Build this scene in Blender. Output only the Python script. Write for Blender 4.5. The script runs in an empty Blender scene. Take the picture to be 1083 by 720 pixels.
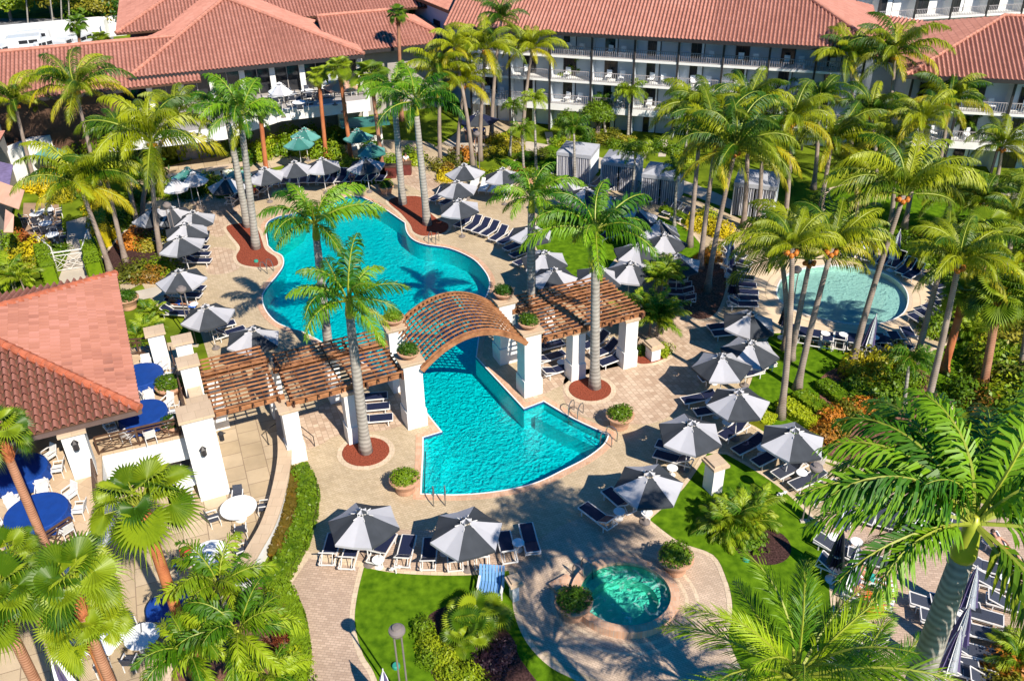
import bpy, bmesh, math, random
from math import sin, cos, tan, pi, radians, hypot, atan2, sqrt, floor
from mathutils import Vector, Matrix, Euler
from mathutils.geometry import tessellate_polygon
random.seed(7)
scene = bpy.context.scene
COL = scene.collection
# ---------------------------------------------------------------- camera
CF, CTH, CH, CROLL = 960.0, radians(32.3), 30.0, radians(0.89)
cam_d = bpy.data.cameras.new('camera'); cam = bpy.data.objects.new('camera', cam_d); COL.objects.link(cam)
cam_d.sensor_fit = 'HORIZONTAL'; cam_d.sensor_width = 36.0; cam_d.lens = 36.0*CF/1083.0
cam_d.clip_start = 0.5; cam_d.clip_end = 1500
_r = Vector((1,0,0)); _u = Vector((0,sin(CTH),cos(CTH))); _f = Vector((0,cos(CTH),-sin(CTH)))
_c, _s = cos(CROLL), sin(CROLL)
_x = _r*_c - _u*_s; _y = _r*_s + _u*_c
cam.matrix_world = Matrix(((_x.x,_y.x,-_f.x,0),(_x.y,_y.y,-_f.y,0),(_x.z,_y.z,-_f.z,CH),(0,0,0,1)))
scene.camera = cam
# ---------------------------------------------------------------- light
SUN_AZ, SUN_EL = radians(34), radians(42)
world = bpy.data.worlds.new('World'); scene.world = world; world.use_nodes = True
wn = world.node_tree; bg = wn.nodes['Background']; bg.inputs[1].default_value = 0.085
sky = wn.nodes.new('ShaderNodeTexSky'); sky.sky_type = 'NISHITA'; sky.sun_disc = False
sky.sun_elevation = SUN_EL; sky.sun_rotation = radians(146); sky.air_density = 1.0; sky.dust_density = 0.0; sky.ozone_density = 6.0
hs = wn.nodes.new('ShaderNodeHueSaturation'); hs.inputs['Saturation'].default_value = 2.0
wn.links.new(sky.outputs[0], hs.inputs['Color']); wn.links.new(hs.outputs[0], bg.inputs[0])
sl = bpy.data.lights.new('sun', 'SUN'); sl.energy = 5.0; sl.angle = radians(0.5); sl.color = (1.0, 0.91, 0.78)
so = bpy.data.objects.new('sun', sl); COL.objects.link(so)
sdir = Vector((-sin(SUN_AZ)*cos(SUN_EL), cos(SUN_AZ)*cos(SUN_EL), -sin(SUN_EL)))
so.rotation_euler = sdir.to_track_quat('-Z','Y').to_euler(); so.location = (30,-40,60)
scene.view_settings.view_transform = 'Standard'; scene.view_settings.look = 'None'
scene.view_settings.exposure = 0.62; scene.view_settings.gamma = 1.0
scene.cycles.max_bounces = 6; scene.cycles.transparent_max_bounces = 6; scene.cycles.diffuse_bounces = 3
scene.cycles.caustics_reflective = False; scene.cycles.caustics_refractive = False

# ---------------------------------------------------------------- survey helpers (photo bearing -> point at height z)
def bearing(px, py):
    x = (px-541.5)/CF; y = (360.0-py)/CF
    xl = _c*x + _s*y; yl = -_s*x + _c*y
    return Vector((xl, cos(CTH)+yl*sin(CTH), -sin(CTH)+yl*cos(CTH)))
def G(px, py, z=0.0):
    d = bearing(px, py); t = (z-CH)/d.z
    return Vector((d.x*t, d.y*t, z))
def proj(X, Y, z):
    v = Vector((X, Y, z-CH)); zc = v.dot(_f); return 541.5+CF*v.dot(_x)/zc, 360-CF*v.dot(_y)/zc
def hgt(bx, by, ty):
    g = G(bx, by); lo, hi = 0.0, 28.0
    for _ in range(40):
        m = (lo+hi)/2
        if proj(g.x, g.y, m)[1] > ty: lo = m
        else: hi = m
    return lo
A24 = radians(24); O0 = Vector((-5.2,39.0,0)); SU = Vector((cos(A24),sin(A24),0)); SV = Vector((-sin(A24),cos(A24),0))
def ST(s, t, z=0.0): return O0 + SU*s + SV*t + Vector((0,0,z))
def heading(px, py, dx, dy):
    a = G(px, py); b = G(px+dx, py+dy); d = b-a
    return atan2(d.y, d.x)-pi/2      # local +Y points along d

# ---------------------------------------------------------------- object helpers
def tag(o, label=None, cat=None, group=None, kind=None):
    if label: o['label'] = label
    if cat: o['category'] = cat
    if group: o['group'] = group
    if kind: o['kind'] = kind
    return o
def thing(name, loc, rz=0.0, label=None, cat=None, group=None):
    o = bpy.data.objects.new(name, None); COL.objects.link(o); o.location = loc; o.rotation_euler = (0,0,rz)
    o.empty_display_size = 0.2
    return tag(o, label, cat, group)
KIDS = {}
def copy_tree(o, parent=None):
    c = o.copy(); COL.objects.link(c)
    if parent is not None: c.parent = parent; KIDS.setdefault(parent.name, []).append(c)
    for ch in list(KIDS.get(o.name, [])): copy_tree(ch, c)
    return c
class MB:
    def __init__(s): s.v=[]; s.f=[]; s.m=[]; s.uv={}
    def add(s, vs, fs, mi=0):
        n=len(s.v); s.v.extend([tuple(v) for v in vs]); s.f.extend([tuple(n+i for i in f) for f in fs]); s.m.extend([mi]*len(fs)); return s
    def box(s, c, d, rz=0.0, mi=0, bevel=0):
        x,y,z=d[0]/2,d[1]/2,d[2]/2; R=Matrix.Rotation(rz,3,'Z'); c=Vector(c)
        vs=[c+R@Vector((a*x,b*y,e*z)) for a in(-1,1) for b in(-1,1) for e in(-1,1)]
        return s.add(vs,[(0,1,3,2),(4,6,7,5),(0,4,5,1),(2,3,7,6),(0,2,6,4),(1,5,7,3)],mi)
    def bar(s, a, b, w, h=None, mi=0):
        a=Vector(a); b=Vector(b); h=h or w; d=(b-a); 
        if d.length<1e-6: return s
        d.normalize(); up=Vector((0,0,1)) if abs(d.z)<.95 else Vector((1,0,0))
        r=d.cross(up).normalized(); u=r.cross(d)
        vs=[p+r*(i*w/2)+u*(j*h/2) for p in(a,b) for i in(-1,1) for j in(-1,1)]
        return s.add(vs,[(0,1,3,2),(4,6,7,5),(0,4,5,1),(2,3,7,6),(0,2,6,4),(1,5,7,3)],mi)
    def tube(s, pts, rad, n=8, mi=0, cap=True):
        pts=[Vector(p) for p in pts]; rad=rad if isinstance(rad,(list,tuple)) else [rad]*len(pts)
        base=len(s.v); ref=None
        for i,p in enumerate(pts):
            d=(pts[min(i+1,len(pts)-1)]-pts[max(i-1,0)]).normalized()
            if ref is None: ref=Vector((1,0,0)) if abs(d.x)<.9 else Vector((0,1,0))
            r=(ref-d*ref.dot(d)).normalized(); ref=r; u=d.cross(r)
            for k in range(n):
                a=2*pi*k/n; s.v.append(tuple(p+(r*cos(a)+u*sin(a))*rad[i]))
        for i in range(len(pts)-1):
            for k in range(n):
                a=base+i*n+k; b=base+i*n+(k+1)%n; s.f.append((a,b,b+n,a+n)); s.m.append(mi)
        if cap:
            s.f.append(tuple(base+k for k in range(n-1,-1,-1))); s.m.append(mi)
            s.f.append(tuple(base+(len(pts)-1)*n+k for k in range(n))); s.m.append(mi)
        return s
    def lathe(s, prof, n=16, c=(0,0,0), mi=0):
        base=len(s.v)
        for r,z in prof:
            for k in range(n):
                a=2*pi*k/n; s.v.append((c[0]+r*cos(a),c[1]+r*sin(a),c[2]+z))
        for i in range(len(prof)-1):
            for k in range(n):
                a=base+i*n+k; b=base+i*n+(k+1)%n; s.f.append((a,b,b+n,a+n)); s.m.append(mi)
        s.f.append(tuple(base+k for k in range(n-1,-1,-1))); s.m.append(mi)
        s.f.append(tuple(base+(len(prof)-1)*n+k for k in range(n))); s.m.append(mi)
        return s
    def prism(s, poly, z0, z1, mi=0, bottom=True):
        n=len(poly); a=sum(poly[i][0]*poly[(i+1)%n][1]-poly[(i+1)%n][0]*poly[i][1] for i in range(n))
        if a<0: poly=poly[::-1]
        vs=[(p[0],p[1],z0) for p in poly]+[(p[0],p[1],z1) for p in poly]
        fs=[(i,(i+1)%n,(i+1)%n+n,i+n) for i in range(n)]
        tris=tessellate_polygon([[Vector((p[0],p[1],0)) for p in poly]])
        for t in tris:
            x=[poly[i] for i in t]; ar=(x[1][0]-x[0][0])*(x[2][1]-x[0][1])-(x[2][0]-x[0][0])*(x[1][1]-x[0][1])
            t=tuple(t) if ar>0 else tuple(t[::-1])
            fs.append(tuple(i+n for i in t))
            if bottom: fs.append(tuple(t[::-1]))
        return s.add(vs,fs,mi)
    def sheet(s, polys, z, mi=0):
        loops=[[Vector((p[0],p[1],0)) for p in q] for q in polys]; flat=[p for q in loops for p in q]
        fs=[]
        for t in tessellate_polygon(loops):
            a,b,c=[flat[i] for i in t]; ar=(b-a).cross(c-a).z
            if abs(ar)<1e-9: continue
            fs.append(tuple(t) if ar>0 else tuple(t[::-1]))
        return s.add([(p.x,p.y,z) for p in flat],fs,mi)
    def build(s, name, mats, parent=None, smooth=False, loc=None, reg=True):
        me=bpy.data.meshes.new(name); me.from_pydata(s.v,[],s.f)
        if not isinstance(mats,(list,tuple)): mats=[mats]
        for m in mats: me.materials.append(m)
        if len(mats)>1: me.polygons.foreach_set('material_index', s.m)
        if smooth: me.polygons.foreach_set('use_smooth',[True]*len(me.polygons))
        me.update()
        o=bpy.data.objects.new(name,me); COL.objects.link(o)
        if parent is not None: o.parent=parent; KIDS.setdefault(parent.name,[]).append(o)
        if loc is not None: o.location=loc
        return o
def inst(o, parent, loc=(0,0,0), rot=(0,0,0), sc=(1,1,1)):
    c=bpy.data.objects.new(o.name.split('.')[0], o.data); COL.objects.link(c); c.parent=parent; KIDS.setdefault(parent.name,[]).append(c)
    c.location=loc; c.rotation_euler=rot; c.scale=sc if isinstance(sc,(tuple,list)) else (sc,)*3
    return c
class Proto:            # mesh data only, never linked
    def __init__(s, mb, name, mats, smooth=False):
        o=mb.build(name,mats,smooth=smooth); s.data=o.data; s.name=name
        COL.objects.unlink(o); bpy.data.objects.remove(o)
def solo(pr, name, loc, rz, sc, label, cat, group=None, kind=None):
    o=bpy.data.objects.new(name, pr.data); COL.objects.link(o); o.location=loc; o.rotation_euler=(0,0,rz)
    o.scale=sc if isinstance(sc,(tuple,list)) else (sc,)*3
    return tag(o,label,cat,group,kind)

def smooth(pts, closed=True, n=5):
    P=[(Vector((p[0],p[1])), len(p)>2) for p in pts]; out=[]; N=len(P)
    for i in range(N if closed else N-1):
        p0,c0=P[i]; p1,c1=P[(i+1)%N]
        pm=P[(i-1)%N][0] if (closed or i>0) else p0; pn=P[(i+2)%N][0] if (closed or i<N-2) else p1
        t0=(p1-pm)*.5 if not c0 else (p1-p0)*.6; t1=(pn-p0)*.5 if not c1 else (p1-p0)*.6
        if c0 and c1: out.append(p0); continue
        for k in range(n):
            t=k/n; h=2*t**3-3*t*t+1; g=t**3-2*t*t+t; a=-2*t**3+3*t*t; b=t**3-t*t
            out.append(p0*h+t0*g+p1*a+t1*b)
    if not closed: out.append(P[-1][0])
    return out
def px_poly(pts, z=0.0, sm=False, n=5):
    q=[(p[0],p[1]) for p in pts]
    if sm:
        W=[]
        for p in pts:
            g=G(p[0],p[1],z); W.append((g.x,g.y)+((1,) if len(p)>2 else ()))
        return [(v.x,v.y) for v in smooth(W,True,n)]
    return [tuple(G(p[0],p[1],z).to_2d()) for p in pts]
def area(p): return sum(p[i][0]*p[(i+1)%len(p)][1]-p[(i+1)%len(p)][0]*p[i][1] for i in range(len(p)))/2
def offset(poly, d):
    n=len(poly); sg=1 if area(poly)>0 else -1; out=[]
    for i in range(n):
        a=Vector(poly[i-1]); b=Vector(poly[i]); c=Vector(poly[(i+1)%n])
        e1=(b-a); e2=(c-b)
        if e1.length<1e-6: e1=e2
        if e2.length<1e-6: e2=e1
        n1=Vector((e1.y,-e1.x)).normalized()*sg; n2=Vector((e2.y,-e2.x)).normalized()*sg
        m=(n1+n2); m=m.normalized() if m.length>1e-4 else n1
        k=max(.5,m.dot(n1)); out.append(tuple(b+m*(d/k)))
    return out
def ring(mb, inner, outer, z, mi=0):
    n=len(inner); vs=[(p[0],p[1],z) for p in inner]+[(p[0],p[1],z) for p in outer]
    fs=[]
    up = area(inner)>0
    for i in range(n):
        j=(i+1)%n; fs.append((i,i+n,j+n,j) if up else (i,j,j+n,i+n))
    mb.add(vs,fs,mi)
def wallring(mb, poly, z0, z1, mi=0):
    n=len(poly); vs=[(p[0],p[1],z0) for p in poly]+[(p[0],p[1],z1) for p in poly]
    mb.add(vs,[(i,(i+1)%n,(i+1)%n+n,i+n) for i in range(n)],mi)

# ---------------------------------------------------------------- materials
def S(r,g,b):
    f=lambda c: (c/255/12.92) if c/255<=.04045 else ((c/255+.055)/1.055)**2.4
    return (f(r),f(g),f(b),1)
def newmat(name):
    m=bpy.data.materials.new(name); m.use_nodes=True; nt=m.node_tree; b=nt.nodes['Principled BSDF']; return m,nt,b
def mat(name, c, rough=.6, var=.12, scale=3.0, spec=.35, metal=0, bump=0, bscale=None, coords='Object', c2=None):
    m,nt,b=newmat(name); b.inputs['Roughness'].default_value=rough; b.inputs['Metallic'].default_value=metal
    b.inputs['Specular IOR Level'].default_value=spec
    c=tuple(c[:3])
    tc=nt.nodes.new('ShaderNodeTexCoord'); nz=nt.nodes.new('ShaderNodeTexNoise'); nz.inputs['Scale'].default_value=scale; nz.inputs['Detail'].default_value=5
    nt.links.new(tc.outputs[coords],nz.inputs['Vector'])
    r=nt.nodes.new('ShaderNodeValToRGB'); r.color_ramp.elements[0].position=.3; r.color_ramp.elements[1].position=.7
    lo=tuple(x*(1-var) for x in c)+(1,); hi=tuple(min(1,x*(1+var)) for x in c)+(1,)
    if c2: hi=tuple(c2[:3])+(1,)
    r.color_ramp.elements[0].color=lo; r.color_ramp.elements[1].color=hi
    nt.links.new(nz.outputs[0],r.inputs[0]); nt.links.new(r.outputs[0],b.inputs['Base Color'])
    if bump:
        n2=nt.nodes.new('ShaderNodeTexNoise'); n2.inputs['Scale'].default_value=bscale or scale*8; nt.links.new(tc.outputs[coords],n2.inputs['Vector'])
        bp=nt.nodes.new('ShaderNodeBump'); bp.inputs['Strength'].default_value=bump; bp.inputs['Distance'].default_value=.02
        nt.links.new(n2.outputs[0],bp.inputs['Height']); nt.links.new(bp.outputs[0],b.inputs['Normal'])
    return m
def leafmat(name, c, c2, trans=.35, scale=.9):
    m=bpy.data.materials.new(name); m.use_nodes=True; nt=m.node_tree; nt.nodes.clear()
    out=nt.nodes.new('ShaderNodeOutputMaterial'); tc=nt.nodes.new('ShaderNodeTexCoord'); oi=nt.nodes.new('ShaderNodeObjectInfo')
    nz=nt.nodes.new('ShaderNodeTexNoise'); nz.inputs['Scale'].default_value=scale; nz.inputs['Detail'].default_value=6; nz.inputs['Roughness'].default_value=.7
    nt.links.new(tc.outputs['Object'],nz.inputs['Vector'])
    ad=nt.nodes.new('ShaderNodeMath'); ad.operation='MULTIPLY_ADD'; ad.inputs[1].default_value=.55; nt.links.new(oi.outputs['Random'],ad.inputs[0])
    sb=nt.nodes.new('ShaderNodeMath'); sb.operation='SUBTRACT'; sb.inputs[1].default_value=.27; nt.links.new(nz.outputs[0],sb.inputs[0]); nt.links.new(sb.outputs[0],ad.inputs[2])
    r=nt.nodes.new('ShaderNodeValToRGB'); r.color_ramp.elements[0].position=.32; r.color_ramp.elements[1].position=.68
    r.color_ramp.elements[0].color=tuple(c[:3])+(1,); r.color_ramp.elements[1].color=tuple(c2[:3])+(1,)
    nt.links.new(ad.outputs[0],r.inputs[0])
    p=nt.nodes.new('ShaderNodeBsdfPrincipled'); p.inputs['Roughness'].default_value=.45; p.inputs['Specular IOR Level'].default_value=.3
    t=nt.nodes.new('ShaderNodeBsdfTranslucent'); mx=nt.nodes.new('ShaderNodeMixShader'); mx.inputs[0].default_value=trans
    nt.links.new(r.outputs[0],p.inputs['Base Color']); nt.links.new(r.outputs[0],t.inputs['Color'])
    nt.links.new(p.outputs[0],mx.inputs[1]); nt.links.new(t.outputs[0],mx.inputs[2]); nt.links.new(mx.outputs[0],out.inputs[0])
    return m
def brickmat(name, c1, c2, mortar, w, h, rot=0, ms=.012, big=.12):
    m,nt,b=newmat(name); b.inputs['Roughness'].default_value=.75; b.inputs['Specular IOR Level'].default_value=.25
    tc=nt.nodes.new('ShaderNodeTexCoord'); mp=nt.nodes.new('ShaderNodeMapping'); mp.inputs['Rotation'].default_value=(0,0,rot)
    bt=nt.nodes.new('ShaderNodeTexBrick'); bt.inputs['Scale'].default_value=1; bt.inputs['Brick Width'].default_value=w; bt.inputs['Row Height'].default_value=h
    bt.inputs['Mortar Size'].default_value=ms; bt.inputs['Mortar Smooth'].default_value=.3; bt.inputs['Bias'].default_value=0
    bt.inputs['Color1'].default_value=c1; bt.inputs['Color2'].default_value=c2; bt.inputs['Mortar'].default_value=mortar
    nt.links.new(tc.outputs['Object'],mp.inputs[0]); nt.links.new(mp.outputs[0],bt.inputs[0])
    nz=nt.nodes.new('ShaderNodeTexNoise'); nz.inputs['Scale'].default_value=.35; nz.inputs['Detail'].default_value=8; nz.inputs['Roughness'].default_value=.65
    nt.links.new(tc.outputs['Object'],nz.inputs[0])
    mr=nt.nodes.new('ShaderNodeMapRange'); mr.inputs[1].default_value=.3; mr.inputs[2].default_value=.7; mr.inputs[3].default_value=1-big*1.5; mr.inputs[4].default_value=1+big
    nt.links.new(nz.outputs[0],mr.inputs[0])
    vm=nt.nodes.new('ShaderNodeVectorMath'); vm.operation='SCALE'; nt.links.new(bt.outputs[0],vm.inputs[0]); nt.links.new(mr.outputs[0],vm.inputs['Scale'])
    nt.links.new(vm.outputs[0],b.inputs['Base Color'])
    bp=nt.nodes.new('ShaderNodeBump'); bp.inputs['Strength'].default_value=.3; bp.inputs['Distance'].default_value=.01; nt.links.new(bt.outputs['Fac'],bp.inputs['Height']); bp.invert=True
    nt.links.new(bp.outputs[0],b.inputs['Normal'])
    return m
def tilemat(name, cols, groove_shade=.6):
    m,nt,b=newmat(name); b.inputs['Roughness'].default_value=.7; b.inputs['Specular IOR Level'].default_value=.2
    uv=nt.nodes.new('ShaderNodeUVMap'); sp=nt.nodes.new('ShaderNodeSeparateXYZ'); nt.links.new(uv.outputs[0],sp.inputs[0])
    cb=nt.nodes.new('ShaderNodeCombineXYZ')
    for i in (0,1):
        f=nt.nodes.new('ShaderNodeMath'); f.operation='FLOOR'; nt.links.new(sp.outputs[i],f.inputs[0]); nt.links.new(f.outputs[0],cb.inputs[i])
    wn_=nt.nodes.new('ShaderNodeTexWhiteNoise'); wn_.noise_dimensions='2D'; nt.links.new(cb.outputs[0],wn_.inputs['Vector'])
    tc=nt.nodes.new('ShaderNodeTexCoord'); nz=nt.nodes.new('ShaderNodeTexNoise'); nz.inputs['Scale'].default_value=.25; nz.inputs['Detail'].default_value=8; nt.links.new(tc.outputs['Object'],nz.inputs[0])
    mx=nt.nodes.new('ShaderNodeMath'); mx.operation='MULTIPLY_ADD'; mx.inputs[1].default_value=.36; nt.links.new(wn_.outputs['Value'],mx.inputs[0])
    m2=nt.nodes.new('ShaderNodeMath'); m2.operation='MULTIPLY'; m2.inputs[1].default_value=.68; nt.links.new(nz.outputs[0],m2.inputs[0]); nt.links.new(m2.outputs[0],mx.inputs[2])
    r=nt.nodes.new('ShaderNodeValToRGB'); cr=r.color_ramp
    cr.elements[0].color=cols[0]; cr.elements[0].position=.15; cr.elements[1].color=cols[-1]; cr.elements[1].position=.8
    for i,c in enumerate(cols[1:-1]): e=cr.elements.new(.32+.2*i); e.color=c
    nt.links.new(mx.outputs[0],r.inputs[0])
    # pan browns the channels between barrels: some dirt, plus painted shade for rib contrast
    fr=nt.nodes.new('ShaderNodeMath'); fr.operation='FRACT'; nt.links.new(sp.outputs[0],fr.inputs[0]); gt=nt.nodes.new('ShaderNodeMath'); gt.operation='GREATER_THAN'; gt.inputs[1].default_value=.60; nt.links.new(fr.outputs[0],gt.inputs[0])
    mm=nt.nodes.new('ShaderNodeMath'); mm.operation='MULTIPLY'; mm.inputs[1].default_value=groove_shade; nt.links.new(gt.outputs[0],mm.inputs[0])
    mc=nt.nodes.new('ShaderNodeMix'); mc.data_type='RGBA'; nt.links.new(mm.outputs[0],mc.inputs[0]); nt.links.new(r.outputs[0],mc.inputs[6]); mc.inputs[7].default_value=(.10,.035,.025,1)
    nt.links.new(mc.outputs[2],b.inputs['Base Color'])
    return m
M={}
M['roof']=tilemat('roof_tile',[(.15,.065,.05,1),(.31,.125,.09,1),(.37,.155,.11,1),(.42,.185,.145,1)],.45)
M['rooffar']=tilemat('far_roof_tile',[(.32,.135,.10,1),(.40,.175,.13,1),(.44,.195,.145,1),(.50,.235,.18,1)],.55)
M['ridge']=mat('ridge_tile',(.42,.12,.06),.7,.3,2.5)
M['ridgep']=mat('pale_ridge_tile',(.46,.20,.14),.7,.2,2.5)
M['white']=mat('white_render',(.76,.76,.74),.7,.07,.9,bump=.15,bscale=40)
M['cap']=brickmat('cast_stone_cap',(.55,.41,.28,1),(.60,.46,.32,1),(.40,.3,.2,1),.6,.6,ms=.008)
M['deck']=brickmat('deck_paver',(.46,.36,.23,1),(.56,.445,.30,1),(.34,.26,.17,1),.24,.12,rot=A24,ms=.010,big=.13)
M['deckpink']=brickmat('pink_paver',(.43,.30,.21,1),(.60,.46,.34,1),(.34,.24,.17,1),.30,.30,rot=A24+pi/4,ms=.016,big=.10)
M['border']=brickmat('paver_border',(.58,.46,.33,1),(.66,.53,.38,1),(.42,.32,.22,1),.30,.30,ms=.010,big=.08)
M['coping']=brickmat('brick_coping',(.55,.30,.18,1),(.66,.42,.28,1),(.50,.36,.26,1),.12,.25,ms=.012,big=.10)
M['walk']=brickmat('walk_brick',(.43,.31,.23,1),(.55,.41,.31,1),(.34,.25,.19,1),.24,.12,rot=radians(8),ms=.014,big=.10)
M['patio']=brickmat('patio_tile',(.44,.34,.22,1),(.53,.42,.29,1),(.26,.19,.13,1),1.1,1.1,rot=radians(45)+A24,ms=.022,big=.16)
M['concrete']=mat('concrete',(.50,.44,.36),.8,.15,.6,bump=.1)
M['grass']=mat('lawn_grass',(.055,.135,.004),.9,.2,2.3,spec=.05,bump=.9,bscale=50,c2=(.13,.245,.008))
M['grass2']=mat('rough_grass',(.08,.13,.008),.9,.3,.5,spec=.05,bump=.8,bscale=20,c2=(.19,.26,.015))
M['mulch_red']=mat('red_mulch',(.24,.055,.03),.9,.5,14,spec=.1,bump=1,bscale=30,c2=(.36,.09,.05))
M['mulch_dark']=mat('dark_mulch',(.035,.02,.017),.9,.5,12,spec=.1,bump=1,bscale=30,c2=(.10,.05,.045))
M['mulch_brown']=mat('brown_mulch',(.13,.06,.04),.9,.5,10,spec=.1,bump=1,bscale=26,c2=(.28,.14,.10))
M['plaster']=mat('pool_plaster',(.42,.86,.88),.7,.12,7)
M['plaster_pale']=mat('pale_plaster',(.88,.88,.80),.7,.05,1)
M['tiledark']=mat('waterline_tile',(.03,.10,.22),.3,.4,20)
M['metal']=mat('white_frame',(.72,.70,.68),.4,.04,5)
M['steel']=mat('steel',(.35,.35,.36),.3,.1,5,metal=.9)
M['dark']=mat('dark_metal',(.03,.028,.03),.45,.2,5)
M['bronze']=mat('bronze_rail',(.10,.055,.035),.5,.2,5)
M['navy']=mat('navy_sling',(.012,.017,.05),.6,.25,30)
M['slate']=mat('slate_sling',(.045,.052,.075),.6,.25,30)
M['wtowel']=mat('white_towel',(.78,.80,.82),.9,.04,8)
M['char']=mat('charcoal_canvas',(.040,.046,.056),.85,.18,1.5)
M['pale']=mat('pale_canvas',(.41,.41,.44),.85,.07,1.2)
M['teal']=mat('teal_canvas',(.03,.15,.13),.85,.15,1.5)
M['tealpale']=mat('pale_teal_canvas',(.10,.30,.27),.85,.1,1.5)
M['pinkc']=mat('salmon_canvas',(.62,.36,.27),.85,.1,1.5)
M['purple']=mat('purple_canvas',(.16,.13,.27),.85,.2,4)
M['bluecloth']=mat('blue_cloth',(.004,.045,.25),.7,.12,3)
M['wood']=mat('cedar',(.30,.12,.05),.6,.4,3,c2=(.44,.20,.09))
M['wooddark']=mat('dark_cedar',(.09,.04,.025),.65,.3,3)
M['pot']=mat('terracotta_pot',(.48,.27,.17),.75,.2,2.5)
M['soil']=mat('soil',(.07,.045,.03),.95,.3,8)
M['glass']=mat('dark_glass',(.02,.022,.027),.10,.3,1.5,spec=.6)
M['shade_blue']=mat('shade_blue_render',(.50,.62,.72),.7,.05,.8)  # white wall coloured blue, its shade put into the base colour
M['hotelw']=mat('hotel_wall',(.60,.65,.70),.75,.06,.6)
M['greyw']=mat('grey_wall',(.36,.33,.31),.8,.1,.8)
M['rail']=mat('balcony_rail',(.36,.33,.34),.5,.05,5)
M['carw']=mat('car_paint',(.62,.65,.68),.25,.03,2,spec=.6)
M['tyre']=mat('tyre',(.02,.02,.02),.8,.1,5)
M['skin']=mat('skin',(.50,.26,.17),.55,.06,4)
M['skin2']=mat('tanned_skin',(.40,.18,.10),.55,.06,4)
M['hair']=mat('hair',(.05,.03,.02),.6,.3,20)
M['bluefab']=mat('blue_fabric',(.05,.16,.55),.8,.15,8)
M['orangefab']=mat('orange_fabric',(.65,.14,.03),.8,.2,8)
M['tealfab']=mat('teal_fabric',(.02,.30,.26),.8,.15,8)
M['redfab']=mat('red_fabric',(.5,.03,.04),.8,.15,8)
M['lampgrey']=mat('lamp_grey',(.20,.17,.16),.5,.08,4)
M['utility']=mat('green_box',(.03,.28,.20),.6,.1,5)
# stripes for the cabana curtains
m_,nt_,b_=newmat('striped_curtain'); tc_=nt_.nodes.new('ShaderNodeTexCoord'); w_=nt_.nodes.new('ShaderNodeTexWave'); w_.wave_type='BANDS'; w_.bands_direction='X'; w_.inputs['Scale'].default_value=1.7; w_.inputs['Distortion'].default_value=.6
r_=nt_.nodes.new('ShaderNodeValToRGB'); r_.color_ramp.interpolation='CONSTANT'; r_.color_ramp.elements[0].color=(.17,.17,.21,1); r_.color_ramp.elements[1].position=.45; r_.color_ramp.elements[1].color=(.58,.58,.62,1)
nt_.links.new(tc_.outputs['Object'],w_.inputs[0]); nt_.links.new(w_.outputs[0],r_.inputs[0]); nt_.links.new(r_.outputs[0],b_.inputs['Base Color']); b_.inputs['Roughness'].default_value=.9; M['stripe']=m_
def trunkmat(name,c,c2,scale,dist=1.5):
    m,nt,b=newmat(name); b.inputs['Roughness'].default_value=.85; b.inputs['Specular IOR Level'].default_value=.15
    tc=nt.nodes.new('ShaderNodeTexCoord'); w=nt.nodes.new('ShaderNodeTexWave'); w.bands_direction='Z'; w.inputs['Scale'].default_value=scale; w.inputs['Distortion'].default_value=dist; w.inputs['Detail'].default_value=3
    nz=nt.nodes.new('ShaderNodeTexNoise'); nz.inputs['Scale'].default_value=2.2; nz.inputs['Detail'].default_value=8
    mp=nt.nodes.new('ShaderNodeMapping'); mp.inputs['Scale'].default_value=(1,1,.5)
    nt.links.new(tc.outputs['Object'],w.inputs[0]); nt.links.new(tc.outputs['Object'],mp.inputs[0]); nt.links.new(mp.outputs[0],nz.inputs[0])
    r=nt.nodes.new('ShaderNodeValToRGB'); r.color_ramp.elements[0].color=c+(1,); r.color_ramp.elements[1].color=c2+(1,); r.color_ramp.elements[0].position=.25; r.color_ramp.elements[1].position=.75
    mx=nt.nodes.new('ShaderNodeMix'); mx.data_type='FLOAT'; mx.inputs[0].default_value=.28; nt.links.new(nz.outputs[0],mx.inputs[2]); nt.links.new(w.outputs[0],mx.inputs[3]); nt.links.new(mx.outputs[0],r.inputs[0])
    nt.links.new(r.outputs[0],b.inputs['Base Color'])
    bp=nt.nodes.new('ShaderNodeBump'); bp.inputs['Strength'].default_value=.25; bp.inputs['Distance'].default_value=.015; nt.links.new(w.outputs[0],bp.inputs['Height']); nt.links.new(bp.outputs[0],b.inputs['Normal'])
    return m
M['tr_royal']=trunkmat('royal_trunk',(.20,.18,.16),(.44,.41,.36),1.3,3.5)
M['tr_coco']=trunkmat('coconut_trunk',(.16,.12,.10),(.42,.34,.28),3.0)
M['tr_fan']=trunkmat('fan_trunk',(.22,.09,.05),(.52,.27,.17),3.0)
M['tr_red']=trunkmat('fibrous_trunk',(.28,.07,.03),(.62,.24,.10),5.0,6)
M['shaft']=mat('crownshaft',(.30,.44,.03),.35,.3,1.5,c2=(.48,.46,.05))
M['nut']=mat('coconuts',(.50,.16,.02),.5,.3,6)
M['f_royal']=leafmat('royal_frond',(.03,.12,.003),(.17,.33,.008),.16)
M['f_royal2']=leafmat('royal_frond_old',(.08,.17,.004),(.32,.34,.01),.16)
M['f_coco']=leafmat('coconut_frond',(.035,.10,.002),(.31,.35,.006),.18)
M['f_coco2']=leafmat('coconut_frond_old',(.10,.15,.003),(.44,.38,.01),.18)
M['f_date']=leafmat('date_frond',(.06,.17,.002),(.30,.42,.01),.16)
M['f_fan']=leafmat('fan_frond',(.035,.095,.003),(.22,.30,.01),.16)
M['f_fan2']=leafmat('fan_frond_light',(.06,.13,.003),(.27,.34,.012),.16)
M['f_small']=leafmat('foxtail_frond',(.05,.14,.003),(.28,.38,.012),.22)
M['rachis']=mat('rachis',(.26,.30,.03),.5,.2,2)
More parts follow.
